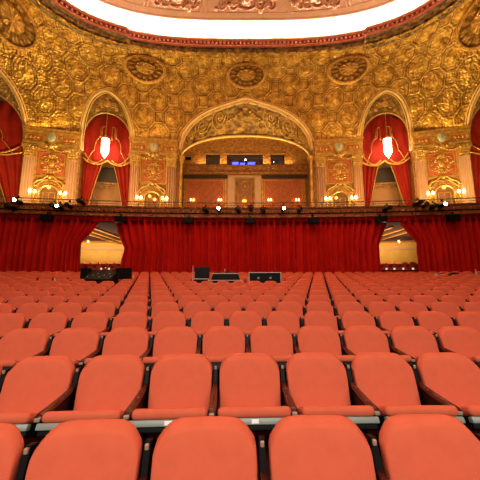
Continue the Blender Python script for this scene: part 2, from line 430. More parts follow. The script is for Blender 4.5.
def make_entab():
    root = empty('entablature'); w = 1.84
    m = MB(); m.box(-w, w, -.36, .02, 11.58, 11.72); m.box(-w-.03, w+.03, -.40, .02, 11.72, 11.84)
    m.build('architrave', 'gold_plain', root)
    m = MB(); m.box(-w+.02, w-.02, -.34, .02, 11.84, 12.50); m.frame(-1.66, -.6, 11.92, 12.44, .07, -.38, -.33); m.frame(.6, 1.66, 11.92, 12.44, .07, -.38, -.33)
    for sx in (-1, 1):
        for i in range(3): m.ball((sx*(.95+.24*i), -.36, 12.18), .10, .05, .13, 8, 5)
        m.ball((sx*1.76, -.36, 12.18), .09, .06, .2, 8, 5)
    m.build('frieze', 'gold', root, smooth='auto')
    for sx in (-1, 1):
        m = MB(); m.box(min(sx*.69, sx*1.6), max(sx*.69, sx*1.6), -.35, -.33, 11.99, 12.37)
        m.build('red_inset', 'red_panel', root, label='red inset behind the gilt frieze ornament')
    m = MB(); m.box(-w-.02, w+.02, -.42, .02, 12.50, 12.60); m.box(-w-.06, w+.06, -.50, .02, 12.72, 12.80); m.box(-w-.10, w+.10, -.56, .02, 12.80, 12.88); m.box(-w-.05, w+.05, -.46, .02, 12.6, 12.72)
    for i in range(26):
        x = -w+(2*w)*(i+.5)/26; m.box(x-.04, x+.04, -.53, -.44, 12.60, 12.71)
    m.build('cornice', 'gold_plain', root)
    m = MB(); m.lathe([(.0, -.02), (.36, -.02), (.38, .06), (.32, .12), (.30, .10)], (0, -.50, 12.22), 28, 'y', 1, 1.35)
    sh = m.build('shield', 'gold_plain', root, smooth='auto')
    m = MB(); m.lathe([(.0, -.16), (.14, -.15), (.26, -.11), (.30, -.05), (.0, -.04)], (0, -.42, 12.22), 24, 'y', 1, 1.35)
    m.build('shield_face', 'shield', sh, smooth=True, label='grey-green oval shield face')
    m = MB()
    for i in range(15):
        t = -1+2*i/14; m.ball((t*1.15, -.42, 11.50-.22*(1-abs(t*2-copysign(1, t)))-.1), .10, .09, .10, 6, 4)
    m.ball((0, -.46, 11.52), .24, .14, .20, 10, 6)
    for sx in (-1, 1): m.ball((sx*.3, -.44, 11.58), .16, .1, .14, 8, 5); m.ball((sx*1.2, -.40, 11.35), .12, .1, .2, 8, 5)
    m.build('festoon', 'gold', root, smooth=True)
    return root
def make_panel():
    root = empty('wall_panel')
    m = MB(); m.frame(-1.06, 1.06, 9.25, 11.35, .10, -.12, 0); m.frame(-.88, .88, 9.42, 11.18, .04, -.10, 0); m.build('frame', 'gold_plain', root)
    m = MB(); m.box(-.98, .98, -.05, 0, 9.33, 11.27); m.build('field', 'red_panel', root)
    m = MB(); rnd = random.Random(3)
    m.ball((0, -.08, 10.35), .22, .10, .30, 12, 8)
    for sx in (-1, 1):
        for (cx_, cz, rr, dirn) in ((.38, 10.62, .28, 1), (.42, 10.02, .30, -1), (.20, 9.72, .18, 1), (.18, 10.95, .17, -1), (.66, 10.35, .16, 1)):
            m.tube([(sx*(cx_+rr*(1-i/24)*cos(i*.45)), -.08, cz+dirn*rr*(1-i/24)*sin(i*.45)) for i in range(21)], .045, 5)
            m.ball((sx*cx_, -.09, cz), .08, .05, .08, 6, 4)
    for i in range(6): m.ball((0, -.09, 9.62+.12*i if i < 3 else 10.75+.12*(i-3)), .09, .06, .08, 6, 4)
    m.build('cartouche', 'gold', root, smooth=True)
    return root
def make_niche():
    root = empty('arched_niche')
    m = MB()                                   # pediment of two scrolls over a round arch
    for sx in (-1, 1):
        m.tube([(sx*(1.0-.9*t), -.16, 8.62+.62*sin(t*pi/2)**1.2+(.08*sin(t*8))) for t in [i/16 for i in range(17)]], .085, 6)
        m.tube([(sx*(.95-.85*t), -.14, 8.42+.60*sin(t*pi/2)**1.2) for t in [i/16 for i in range(17)]], .05, 6)
        m.tube([(sx*(1.0+.13*(1-i/18)*cos(i*.5)), -.16, 8.55+.13*(1-i/18)*sin(i*.5)) for i in range(16)], .04, 5)
    m.ball((0, -.18, 9.22), .16, .12, .15, 10, 6)
    m.build('pediment', 'gold_plain', root, smooth=True)
    m = MB(); pts = [(-.62, 7.0)]+[(-.62*cos(pi*i/20), 8.05+.55*sin(pi*i/20)) for i in range(21)]+[(.62, 7.0)]
    m.tube([(x, -.08, z) for x, z in pts], .075, 6)
    m.box(-.72, -.55, -.10, 0, 5.3, 7.0); m.box(.55, .72, -.10, 0, 5.3, 7.0); m.build('arch_surround', 'gold_plain', root, smooth='auto')
    m = MB(); pts = [(-.58, 5.3)]+[(-.58*cos(pi*i/20), 8.05+.51*sin(pi*i/20)) for i in range(21)]+[(.58, 5.3)]
    m.prism(pts, -.03, -.005); m.build('niche_back', 'niche', root)
    m = MB(); m.frame(-.42, .42, 6.2, 8.1, .06, -.06, -.02); m.box(-.03, .03, -.06, -.02, 6.2, 8.1); m.build('door_leaves', 'gold_tan', root)
    return root
def make_sconce(bulb='bulb', s=1.3):
    root = empty('wall_sconce')
    m = MB(); m.ball((0, -.03, -.12), .09*s, .03, .20*s, 8, 6); m.tube([(0, -.04, -.18*s), (0, -.16, -.26*s), (-.0, -.22, -.16*s)], .022, 6)
    m.tube([(-.14*s, -.22, -.12*s), (-.07*s, -.22, -.19*s), (0, -.22, -.16*s), (.07*s, -.22, -.19*s), (.14*s, -.22, -.12*s)], .02, 6)
    m.build('bracket', 'gold_plain', root, smooth=True)
    for sx in (-1, 1):
        m = MB(); m.lathe([(.01, -.08), (.055*s, -.05), (.068*s, .03), (.045*s, .12), (.012, .17)], (sx*.12*s, -.22, 0), 12); m.build('bulb', bulb, root, smooth=True)
    return root
BAYS = [(-14.93, 'far left bay'), (-7.52, 'bay left of the central arch'), (7.52, 'bay right of the central arch'), (14.93, 'far right bay')]
pil = make_pilaster(); ent = make_entab(); pan = make_panel(); nic = make_niche(); sco = make_sconce()
tag(pil, cat='pilaster', group='fluted pilasters on the rear wall'); tag(ent, cat='entablature', group='gilded entablatures over the pilasters')
tag(pan, cat='wall panel', group='red and gilt wall panels'); tag(nic, cat='niche', group='arched niches under the wall panels'); tag(sco, cat='sconce', group='twin-bulb wall sconces')
for o in (pil, ent, pan, nic, sco): freeze(o)
first = set()
def put(o, loc, rz, label):
    if o.name not in first:
        first.add(o.name); o.location = loc; o.rotation_euler = (0, 0, rz); o['label'] = label; return o
    return copy_tree(o, loc, rz, label=label)
for s, nm in BAYS:
    c, rz = bay_at(s)
    for dx, side in ((-1.43, 'left'), (1.43, 'right')):
        c2, r2 = bay_at(s+dx); put(pil, c2, r2, 'cream fluted pilaster with gilded capital, %s side of the %s' % (side, nm))
        c3 = W(s+dx*.69, 8.0, .06); put(sco, c3, r2, 'twin-bulb gilt sconce %s of the niche in the %s' % (side, nm))
    put(ent, c, rz, 'gilded entablature with oval grey shield over the %s' % nm)
    put(pan, c, rz, 'red wall panel with gilt scroll ornament in the %s' % nm)
    put(nic, c, rz, 'small arched niche with scrolled gilt pediment in the %s' % nm)
# amber lamps in the niches
def amber(s, z, label):
    c = W(s, z, .14); root = empty('niche_lamp', c, -s/R, label=label, cat='lamp', group='amber lamps in the niches')
    m = MB(); m.lathe([(.02, -.14), (.10, -.08), (.13, 0), (.10, .07), (.03, .12)], (0, 0, 0), 12); m.build('lamp_shade', 'amber', root, smooth=True)
    m = MB(); m.tube([(0, 0, .11), (0, 0, .45), (0, .13, .5)], .015, 5); m.build('hanger', 'gold_plain', root)
amber(-14.95, 8.45, 'amber hanging lamp in the niche of the far left bay')
amber(-7.72, 8.22, 'upper amber lamp of the pair left of the central arch')
amber(-7.32, 7.95, 'lower amber lamp of the pair left of the central arch')
amber(7.2, 8.1, 'amber hanging lamp in the niche right of the central arch')
amber(14.9, 8.45, 'amber hanging lamp in the niche of the far right bay')

# ------------------------------------------------------------------ side arches: alcove, tympanum, drapes, lantern
def side_arch(a, nm, lantern=True):
    sc, hw, zs, zp, f = a; rz = -sc/R; k = hw/1.95
    # alcove wall behind
    mb = MB(); mb.grid(8, 4, lambda u, v: W(sc-hw-1+(2*hw+2)*u, 5.15+10.5*v, -1.6)); mb.build('wall_rear', 'alcove', kind='structure')
    al = empty('alcove_panelling', W(sc, 0, -1.55), rz, label='brown gilt-framed panelling at the back of the %s' % nm, cat='panelling', group='panelling in the arch alcoves')
    m = MB(); m.frame(-1.25*k, 1.25*k, 6.0, 9.3, .10, -.08, .0); m.box(-1.6*k, 1.6*k, -.14, 0, 9.5, 9.66); m.box(-1.6*k, 1.6*k, -.10, 0, 7.0, 7.08); m.build('frame', 'gold_tan', al)
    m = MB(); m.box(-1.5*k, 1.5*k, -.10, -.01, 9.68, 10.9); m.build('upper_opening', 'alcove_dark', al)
    # tympanum
    mb = MB(); iw = hw*.94; izs, izp = 12.4, (14.05 if lantern else 14.2); n = 40
    def tf(u, v):
        x = sin(-pi/2+pi*u); so, vo_ = sc+hw*x, max(zs+(zp-zs)*f(x), izs-.2); si, vi = sc+iw*x, izs+(izp-izs)*sqrt(max(0, 1-x*x))
        po = S(so, vo_, -.12); pi_ = S(si, vi, -.12) ; q = po.lerp(pi_, v); w_ = .09*sin(v*pi)*sin(u*40)*cos(v*9)
        return (q[0], q[1]-w_, q[2])
    mb.grid(72, 10, tf)
    ty = tag(mb.build('tympanum', 'gold_dark', smooth=True), 'dark gilded relief filling the pointed head of the %s' % nm, 'plaster relief', 'gilded arch heads')
    m = MB(); base = S(sc, izp+.55, .0)
    m.ball(tuple(base), .30, .14, .28, 12, 8)
    for sx in (-1, 1):
        m.tube([Vector((base[0]+sx*(.45+.25*(1-i/22)*cos(i*.5)), base[1]-.02, base[2]-.2+.25*(1-i/22)*sin(i*.5))) for i in range(20)], .05, 5)
        m.ball((base[0]+sx*.75, base[1], base[2]-.5), .16, .1, .16, 8, 5)
    m.ball((base[0], base[1], base[2]+.42), .14, .1, .16, 8, 5)
    m.build('crest', 'gold_plain', ty, smooth=True)
    m = MB(); m.tube([S(sc+iw*sin(-pi/2+pi*i/40), izs+(izp-izs)*cos(-pi/2+pi*i/40), -.06) for i in range(41)], .06, 6); m.build('inner_moulding', 'gold_plain', ty, smooth=True)
    # drapes, local frame
    dr = empty('arch_drapery', W(sc, 7.2, -.35), rz, label='red velvet swagged drapery with gold fringe hanging in the %s' % nm, cat='drapery', group='swagged draperies in the arches')
    Z = -7.2
    def cloth(u, v):
        x = -1+2*u; top = izs+(izp-izs)*sqrt(max(0, 1-x*x))+1.0
        sw = max(0, sin(pi*min(1, abs(x)/.98)))
        bot = 11.25-.42*abs(sin(pi*x))**.8-.1*(1-abs(x)) if abs(x) < .98 else 11.2
        z = bot+(top-bot)*v
        fold = .10*sin(x*k*14+1.3*sin(z*1.5))*(.4+.6*v)+.16*cos(pi*v*3+abs(x)*2)*(1-v)*.5
        return (x*iw*1.03, .05+fold*.7, z+Z)
    m = MB(); m.grid(int(64*k), 28, cloth); m.build('valance', 'drape', dr, smooth=True)
    m = MB()
    fr = [cloth(i/60, 0) for i in range(61)]; m.tube([(x, y-.06, z) for x, y, z in fr], .075, 6)
    m.build('fringe', 'gold_plain', dr, smooth=True)
    for sx in (-1, 1):
        def side(u, v, sx=sx):
            z = 6.2+5.2*(1-v)
            inner = .42 if v < .08 else .42+.50*((v-.08)/.92)**.8
            xi = iw*(.12+.72*v**.75); xo = iw*1.03
            x = xi+(xo-xi)*u; fold = .09*sin(u*22+v*1.2)
            return (sx*x, .28+fold, z+Z)
        m = MB(); m.grid(44, 24, side); sd = m.build('side_curtain', 'drape', dr, smooth=True)
        m = MB(); m.tube([Vector(side(0, i/24))+Vector((0, -.05, 0)) for i in range(25)], .04, 6); m.build('gold_edge', 'gold_plain', sd, smooth=True)
        # scalloped gold braid on valance
        m = MB()
        pts = []
        for i in range(41):
            t = i/40; x = sx*iw*(.14+.62*t+.05*sin(t*14)); z = 14.0-(14.0-11.0)*t**1.1+.14*sin(t*17); pts.append((x, -.16-.05*sin(t*9), min(z, izs+(izp-izs)*sqrt(max(0, 1-(x/iw)**2))-.1)+Z))
        m.tube(pts, .035, 5)
        m.tube([(sx*iw*(.95-.75*t), -.18, 11.55-.75*sin(pi*t*.8)+Z) for t in [i/20 for i in range(21)]], .05, 5)
        m.build('braid', 'gold_plain', dr, smooth=True)
        for j, (tx, tl) in enumerate(((.15, .9), (.34, .7))):
            m = MB(); x = sx*iw*tx; zt = izs+(izp-izs)*sqrt(1-tx*tx)-.1
            m.tube([(x, -.16, zt+Z), (x, -.18, zt-tl+Z)], .022, 5); m.lathe([(.02, .1), (.06, .04), (.03, 0), (.08, -.22), (.01, -.24)], (x, -.18, zt-tl+Z), 8)
            m.build('tassel', 'gold_plain', dr, smooth=True)
    if lantern:
        c = W(sc, 12.0, .55); root = empty('pendant_lantern', c, rz, label='glowing white elongated lantern hanging in the %s' % nm, cat='lantern', group='lit lanterns in the arches')
        m = MB(); m.lathe([(.03, -1.05), (.14, -.86), (.27, -.62), (.29, .45), (.24, .56), (.05, .60)], (0, 0, 0), 6); m.build('glass', 'lantern', root)
        m = MB(); m.lathe([(.30, .50), (.31, .56), (.18, .70), (.06, .80), (.03, .95)], (0, 0, 0), 6)
        m.ball((0, 0, -1.1), .06, n=8, m=6)
        for i in range(6):
            an = 2*pi*i/6; m.tube([(.285*cos(an), .285*sin(an), -.6), (.30*cos(an), .30*sin(an), .5)], .012, 4)
        m.build('metal_cap', 'gold_plain', root)
        top = S(sc, 15.4)
        m = MB(); m.tube([(0, 0, .9), (0, 0, top[2]-12.0)], .018, 5); m.build('chain', 'gold_plain', root)
side_arch(ARCH[1], 'arch at mid left', True); side_arch(ARCH[3], 'arch at mid right', True)
side_arch(ARCH[2], 'arch at the far left edge', False); side_arch(ARCH[4], 'arch at the far right edge', False)

# ------------------------------------------------------------------ central recess
YB = 25.6; a = ARCH[0]
def inner(x): return 13.0+2.35*sqrt(max(0, 1-abs(x)**2.3))
mb = MB(); NS = 120
def sf(u, v):
    x = sin(-pi/2+pi*u); p0 = S(5.5*x, a[2]+(a[3]-a[2])*farc_central(x), -.05); p1 = Vector((X0+6.3*x, YB, inner(x)))
    q = p0.lerp(p1, v); q[2] += .35*sin(v*pi)*(1-abs(x)**3)
    l = u*30; w_ = .05*sin(v*pi*9)*cos(u*70)+.06*(abs(sin(u*pi*9)) < .14)+.05*cos(v*30)*(abs(x) < .15)
    return (q[0], q[1], q[2]-w_)
mb.grid(NS*2, 40, sf)
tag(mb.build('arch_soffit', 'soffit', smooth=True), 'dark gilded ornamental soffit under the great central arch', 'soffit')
# ornaments on the soffit
root = empty('soffit_relief', (X0, 24, 15.3), label='gilded shell and crown relief at the middle of the central arch soffit', cat='plaster relief')
def so(u, v, d=.06):
    p_ = Vector(sf(u, v)); p_[1] -= d*1.2; p_[2] -= d*.6; return p_-root.location
m = MB(); m.ball(so(.5, .10), .45, .16, .2, 14, 8); m.ball(so(.5, .32), .30, .14, .18, 12, 8); m.ball(so(.5, .55), .24, .12, .16, 12, 8)
for sg in (-1, 1):
    for i in range(6): m.ball(so(.5+sg*(.022+.012*i), .38+.04*i), .16, .10, .10, 8, 5)
m.build('crest', 'gold_plain', root, smooth=True)
m = MB()
for sg in (-1, 1):
    for cu, cv, r_ in ((.08, .5, .03), (.17, .45, .04), (.27, .5, .05), (.37, .4, .035)):
        m.tube([so(.5+sg*(.5-cu)*.98+r_*(1-i/30)*cos(i*.45)*.8, cv+.28*(1-i/30)*sin(i*.45)) for i in range(27)], .055, 5)
        m.tube([so(.5+sg*(.5-cu)*.98+r_*1.2*cos(i*.3), cv+.40*sin(i*.3)) for i in range(21)], .04, 5, True)
m.build('scrollwork', 'gold_plain', root, smooth=True)
# inner arch moulding
mb = MB(); mb.tube([(X0+6.2*sin(-pi/2+pi*i/60), YB-.12, inner(sin(-pi/2+pi*i/60))-.06) for i in range(61)], .14, 8)
mb.build('trim_9', 'gilt_edge', kind='structure', smooth=True)
# back wall with booth openings
mb = MB()
def wallholes(mb, x0, x1, z0, z1, holes, y):
    xs = sorted({x0, x1}|{h[0] for h in holes}|{h[1] for h in holes}); zs = sorted({z0, z1}|{h[2] for h in holes}|{h[3] for h in holes})
    for i in range(len(xs)-1):
        for j in range(len(zs)-1):
            cx_, cz = (xs[i]+xs[i+1])/2, (zs[j]+zs[j+1])/2
            if any(h[0] < cx_ < h[1] and h[2] < cz < h[3] for h in holes): continue
            mb.add([(xs[i], y, zs[j]), (xs[i+1], y, zs[j]), (xs[i+1], y, zs[j+1]), (xs[i], y, zs[j+1])], [(0,1,2,3)])
WN = [(X0-3.77, X0-2.4), (X0-1.77, X0+1.7), (X0+2.38, X0+3.77)]
wallholes(mb, X0-6.4, X0+6.4, 5.15, 13.6, [(p0, p1, 12.42, 13.5) for p0, p1 in WN], YB)
mb.grid(60, 1, lambda u, v: (X0-6.3+12.6*u, YB, 13.6+(max(inner(-1+2*u), 13.6)-13.6)*v))
mb.build('wall_rear', 'gold_tan', kind='structure')
for sg in (-1, 1):
    mb = MB(); b0 = W(sg*5.5, 5.15); mb.add([b0, (X0+sg*6.3, YB, 5.15), (X0+sg*6.3, YB, 13.2), (b0[0], b0[1], 12.6)], [(0,1,2,3)])
    mb.build('wall_left' if sg < 0 else 'wall_right', 'gold_tan', kind='structure')
for k, (p0, p1) in enumerate(WN):
    w = empty('window_%d' % (k+1), ((p0+p1)/2, YB, 12.42), kind='structure'); hw_ = (p1-p0)/2
    m = MB(); m.frame(-hw_-.06, hw_+.06, -.06, 1.14, .07, -.06, .05)
    m.build('window_frame', 'gold_tan', w)
    m = MB(); m.box(-hw_, hw_, .06, .08, 0, 1.08); 
    g = mat('booth_pane', (.9, .95, 1), .02); g.node_tree.nodes['Principled BSDF'].inputs['Transmission Weight'].default_value = 1
    m.build('pane', g, w)
mb = MB(); mb.box(X0-4.6, X0+4.6, YB+.9, YB+.95, 11.9, 13.9); mb.box(X0-4.6, X0+4.6, YB+.02, YB+.9, 13.6, 13.65); mb.box(X0-4.6, X0+4.6, YB+.02, YB+.9, 12.2, 12.25)
mb.build('wall_booth', 'black', kind='structure')
for x, w_, h_, lb in ((-.95, .6, .42, 'blue-lit screen at the left in the wide projection booth window'), (.62, .7, .42, 'blue-lit screen at the right in the wide projection booth window'), (-.25, .5, .34, 'small blue-lit screen in the middle of the wide projection booth window')):
    mr = empty('booth_screen', (X0+x, YB+.55, 12.26), label=lb, cat='screen', group='screens in the booth')
    m = MB(); m.box(-w_/2-.03, w_/2+.03, 0, .04, .22, .30+h_); m.tube([(0, .02, 0), (0, .02, .25)], .03, 6); m.build('casing', 'black', mr)
    m = MB(); m.box(-w_/2, w_/2, -.01, 0, .26, .26+h_); m.build('display', 'screen_blue', mr)
mr = empty('projector', (X0+.02, YB+.3, 12.26), label='projector with a bright blue-white lens in the wide booth window', cat='projector')
m = MB(); m.rbox(-.2, .2, -.1, .4, .62, .86, .03); m.box(-.05, .05, .1, .2, 0, .62); m.build('body', 'black', mr)
m = MB(); m.lathe([(.085, -.14), (.085, -.10)], (0, 0, .75), 14, 'y'); m.build('lens', 'lamp_blue', mr)
mr = empty('booth_lamp', (X0+2.85, YB+.4, 12.26), label='small lamp behind the right-hand booth window', cat='lamp')
m = MB(); m.box(-.15, .15, 0, .2, .0, .5); m.build('body', 'black', mr); m = MB(); m.ball((-.1, -.02, .62), .035, n=8, m=5); m.build('bulb', 'lamp_blue', mr)
# slot grille
sl = empty('wall_vent', (X0-5.42, YB-.02, 13.05), label='small black slot vent left of the booth windows', cat='vent')
m = MB(); m.box(-.3, .3, -.02, .02, -.16, .16); m.build('backing', 'black', sl)
m = MB(); m.frame(-.34, .34, -.2, .2, .04, -.04, .02); m.build('frame', 'gold_tan', sl)
for k in range(3):
    m = MB(); m.box(-.3, .3, -.035, -.02, -.1+.08*k, -.08+.08*k); m.build('slat', 'black_iron', sl)
# ledge below the booth and a dark band painted in as its shadow
mb = MB(); mb.box(X0-6.0, X0+6.0, YB-.60, YB, 11.30, 11.50); mb.box(X0-6.0, X0+6.0, YB-.16, YB, 11.50, 12.26); mb.box(X0-6.0, X0+6.0, YB-.22, YB, 12.26, 12.33)
mb.build('trim_10', 'gold_tan', kind='structure')
mb = MB(); mb.box(X0-5.8, X0-1.65, YB-.30, YB-.15, 11.02, 11.28); mb.box(X0+1.55, X0+5.75, YB-.30, YB-.15, 11.02, 11.28); mb.build('trim_12', 'alcove_dark', kind='structure')  # trim_12: dark band painted in as the ledge's shadow, not a real trim
# tall panels
for x0, x1, lb in ((-5.75, -1.75, 'large orange damask wall panel left of the lattice door'), (1.5, 5.6, 'large orange damask wall panel right of the lattice door')):
    r_ = empty('damask_panel', (X0+(x0+x1)/2, YB, 0), label=lb, cat='wall panel', group='damask panels of the central recess'); w_ = (x1-x0)/2
    m = MB(); m.frame(-w_, w_, 5.4, 11.2, .16, -.14, 0); m.frame(-w_+.24, w_-.24, 5.6, 10.9, .07, -.09, 0); m.build('frame', 'gold_plain', r_)
    m = MB(); m.box(-w_+.1, w_-.1, -.04, 0, 5.5, 11.1); m.build('field', 'orange_wall', r_)
    # lozenge applique
    m = MB()
    for i in range(-4, 5):
        for sg in (-1, 1):
            x_a = i*.8; zc = 8.4; L_ = 2.2
            pts = [(x_a-sg*L_, zc-L_), (x_a+sg*L_, zc+L_)]
            q0 = [(x_a+sg*t, zc+t) for t in [j*.1-2.3 for j in range(47)] if abs(x_a+sg*t) < w_-.36]
            if len(q0) > 1: m.tube([(p_[0], -.045, p_[1]) for p_ in (q0[0], q0[-1])], .012, 4)
    m.build('lattice_pattern', 'gold_tan', r_)
d = empty('lattice_door', (X0-.05, YB, 0), label='tall ornamental lattice door with a gilt frame in the centre of the recess', cat='door')
m = MB(); m.box(-1.62, -.95, -.2, 0, 5.3, 11.35); m.box(.95, 1.50, -.2, 0, 5.3, 11.35); m.box(-1.62, 1.5, -.24, 0, 11.1, 11.36); m.build('surround', 'cream', d)
m = MB(); m.box(-.95, .95, -.05, 0, 5.3, 11.1); m.build('leaf', 'alcove', d)
m = MB(); m.frame(-.93, .93, 5.4, 11.05, .07, -.12, -.05); m.frame(-.66, .66, 5.6, 10.8, .05, -.12, -.05)
for i in range(22):
    z = 5.65+.24*i; m.tube([(-.88, -.08, z), (-.68, -.08, z+.24)], .016, 4); m.tube([(.88, -.08, z), (.68, -.08, z+.24)], .016, 4); m.tube([(-.68, -.08, z), (-.88, -.08, z+.24)], .016, 4); m.tube([(.68, -.08, z), (.88, -.08, z+.24)], .016, 4)
for i in range(3):
    zc = 10.3-1.0*i; m.tube([(.34*cos(2*pi*j/20), -.09, zc+.42*sin(2*pi*j/20)) for j in range(20)], .03, 5, True); m.ball((0, -.09, zc), .12, .05, .14, 8, 5)
m.build('lattice', 'gold', d, smooth='auto')
lp = empty('table_lamp', (X0-.1, YB-.5, 8.7), label='small amber lamp glowing before the lattice door', cat='lamp')
m = MB(); m.lathe([(.22, .0), (.17, .16), (.10, .2)], (0, 0, .0), 14); m.build('lamp_shade', 'amber', lp); m = MB(); m.tube([(0, 0, -3.5), (0, 0, .05)], .02, 6); m.lathe([(.18, -3.55), (.16, -3.5), (.03, -3.45)], (0,0,0), 12); m.build('pole', 'gold_plain', lp)
sb = make_sconce('bulb_dim', 1.0); sb.name = 'recess_sconce'; tag(sb, cat='sconce', group='amber sconces in the central recess'); freeze(sb)
for x, lb in ((-4.9, 'amber sconce on the left end of the left damask panel'), (-2.35, 'amber sconce on the left damask panel, nearest the lattice door'), (2.25, 'amber sconce on the right damask panel, nearest the lattice door'), (4.8, 'amber sconce on the right end of the right damask panel')):
    put(sb, (X0+x, YB-.06, 8.9), 0, lb)
# slim gilt columns at the mouth of the recess
cl = empty('slim_column'); m = MB(); m.lathe([(.2, 5.3), (.2, 5.6), (.13, 5.7), (.12, 11.0), (.14, 11.1)], (0, 0, 0), 14); m.build('shaft', 'gold_plain', cl, smooth='auto')
m = MB(); m.lathe([(.14, 11.05), (.2, 11.2), (.17, 11.3), (.28, 11.55), (.28, 11.65)], (0, 0, 0), 12)
for i in range(8): m.ball((.2*cos(i*pi/4), .2*sin(i*pi/4), 11.38), .06, .06, .09, 6, 4)
m.build('capital', 'gold', cl, smooth='auto'); tag(cl, cat='column', group='slim columns flanking the recess'); freeze(cl)
put(cl, W(-5.32, 0, .1), 0, 'slim gilded column at the left edge of the central recess'); put(cl, W(5.32, 0, .1), 0, 'slim gilded column at the right edge of the central recess')

# ------------------------------------------------------------------ balcony: floor slab, parapet, rail, pipe, fixtures
mb = MB(); ZB = 5.1
def slab(z): return lambda u, v: (lambda s, q: (q[0]+(W(s, z, -2.2)[0]-q[0])*v, q[1]+(W(s, z, -3.8)[1]-q[1])*v, z))(-20+40*u, PW(-20+40*u, z, -.1))
mb.grid(30, 3, slab(ZB)); mb.grid(30, 3, slab(5.0)); mb.build('floor', 'carpet', kind='structure')
par = empty('balcony_parapet', PW(0, 5.35), label='long curved balcony front with gilt relief band above the red curtains', cat='parapet')
def arcstrip(m, prof, s0=-20, s1=20, n=60):
    o = par.location
    k = len(prof)
    m.add([Vector(PW(s0+(s1-s0)*i/n, z, d))-o for i in range(n+1) for d, z in prof], [(i*k+j, i*k+j+1, (i+1)*k+j+1, (i+1)*k+j) for i in range(n) for j in range(k-1)]+[(i*k+k-1, i*k, (i+1)*k, (i+1)*k+k-1) for i in range(n)])
m = MB(); arcstrip(m, [(.0, 5.36), (.0, 5.95), (-.2, 5.95), (-.2, 5.36)]); m.build('face', 'red_panel', par)
m = MB(); arcstrip(m, [(.10, 5.34), (.10, 5.46), (.0, 5.46), (0, 5.34)]); arcstrip(m, [(.07, 5.90), (.09, 5.98), (-.24, 5.98), (-.24, 5.90)]); m.build('mouldings', 'gold_tan', par)
m = MB(); o = par.location
for i in range(131):
    s = -19.8+.3046*i
    q = Vector(PW(s, 5.68, .03))-o; m.ball(q, .10, .05, .13, 6, 4); q = Vector(PW(s+.15, 5.68, .02))-o; m.ball(q, .03, .03, .19, 5, 4)
m.build('relief_band', 'gold_dark', par, smooth=True)
rl = empty('safety_rail', PW(0, 5.98), label='thin dark metal safety rail along the top of the balcony front', cat='railing'); o = rl.location
m = MB(); m.tube([Vector(PW(-20+40*i/60, 6.30, -.1))-o for i in range(61)], .03, 6); m.tube([Vector(PW(-20+40*i/60, 6.14, -.1))-o for i in range(61)], .014, 5); m.build('rail', 'bronze', rl)
for i in range(27):
    m = MB(); s = -19.5+1.5*i; m.tube([Vector(PW(s, 5.97, -.1))-o, Vector(PW(s, 6.30, -.1))-o], .02, 5); m.build('post', 'bronze', rl)
pp = empty('lighting_pipe', PW(0, 5.52, .45), label='long black pipe for stage lights in front of the balcony', cat='pipe'); o = pp.location
m = MB(); m.tube([Vector(PW(-20+40*i/60, 5.50, .42))-o for i in range(61)], .035, 8); m.build('tube', 'black_iron', pp, smooth=True)
for i in range(21):
    m = MB(); s = -19+1.9*i; m.tube([Vector(PW(s, 5.50, .42))-o, Vector(PW(s, 5.42, .05))-o], .02, 5); m.build('bracket', 'black_iron', pp)
def make_spot(lit):
    root = empty('stage_spotlight'); 
    m = MB(); m.lathe([(.05, .34), (.11, .30), (.12, .10), (.10, .02), (.10, -.18), (.13, -.22), (.13, -.34), (.12, -.34)], (0, 0, 0), 14, 'y'); m.build('housing', 'black', root, smooth='auto')
    m = MB(); m.lathe([(.085, -.34), (.085, -.355), (.04, -.37), (.01, -.372)], (0, 0, 0), 14, 'y'); m.build('lens', 'spot_lens' if lit else 'lens_dark', root)
    m = MB(); m.tube([(-.15, 0, 0), (-.15, 0, .2), (0, 0, .24), (.15, 0, .2), (.15, 0, 0)], .015, 5); m.box(-.03, .03, -.03, .03, .22, .34); m.build('yoke', 'black_iron', root)
    return root
spl = make_spot(True); spd = make_spot(False)
for o_ in (spl, spd): tag(o_, cat='spotlight', group='stage lights on the balcony pipe'); freeze(o_)
def pxs(x):                                  # photo column -> arc position on the balcony front
    lo, hi = -19., 19.
    for _ in range(40):
        mid = (lo+hi)/2
        if proj(PW(mid, 5.6, .4))[0] < x: lo = mid
        else: hi = mid
    return lo
SPOTS = [(19, 1, .25, 'lit spotlight at the far left of the balcony front'), (13, 0, -.1, 'unlit spotlight beside the lit one at the far left end'), (55, 0, .05, 'unlit spotlight left of the small lit one at mid left'), (61, 1, 0, 'small lit spotlight below the far left bay'),
         (70, 0, .1, 'unlit spotlight right of the lit one below the far left bay'), (82, 0, .35, 'raised unlit spotlight below the mid left arch'), (206, 0, 0, 'unlit spotlight left of the lit one at centre left'), (219, 1, .05, 'lit spotlight left of the balcony middle'),
         (238, 0, .0, 'unlit spotlight left of the one at the balcony middle'), (251, 0, .1, 'unlit spotlight at the middle of the balcony'), (263, 0, 0, 'unlit spotlight right of the balcony middle'), (283, 1, .05, 'lit spotlight right of the balcony middle'),
         (299, 0, 0, 'unlit spotlight right of the brightest lit one'), (417, 0, .28, 'raised unlit spotlight at mid right beside the arch'), (424, 0, .15, 'unlit spotlight between the raised one and the lit one at right'), (432, 0, .05, 'unlit spotlight just left of the lit one at right'), (441, 1, .1, 'lit spotlight below the far right bay'), (386, 0, 0, 'unlit spotlight below the mid right arch')]
for x, lit, dz, lb in SPOTS:
    s = pxs(x); put(spl if lit else spd, PW(s, 5.66+dz, .55), -s/77+random.uniform(-.25, .25)*(not lit), lb)
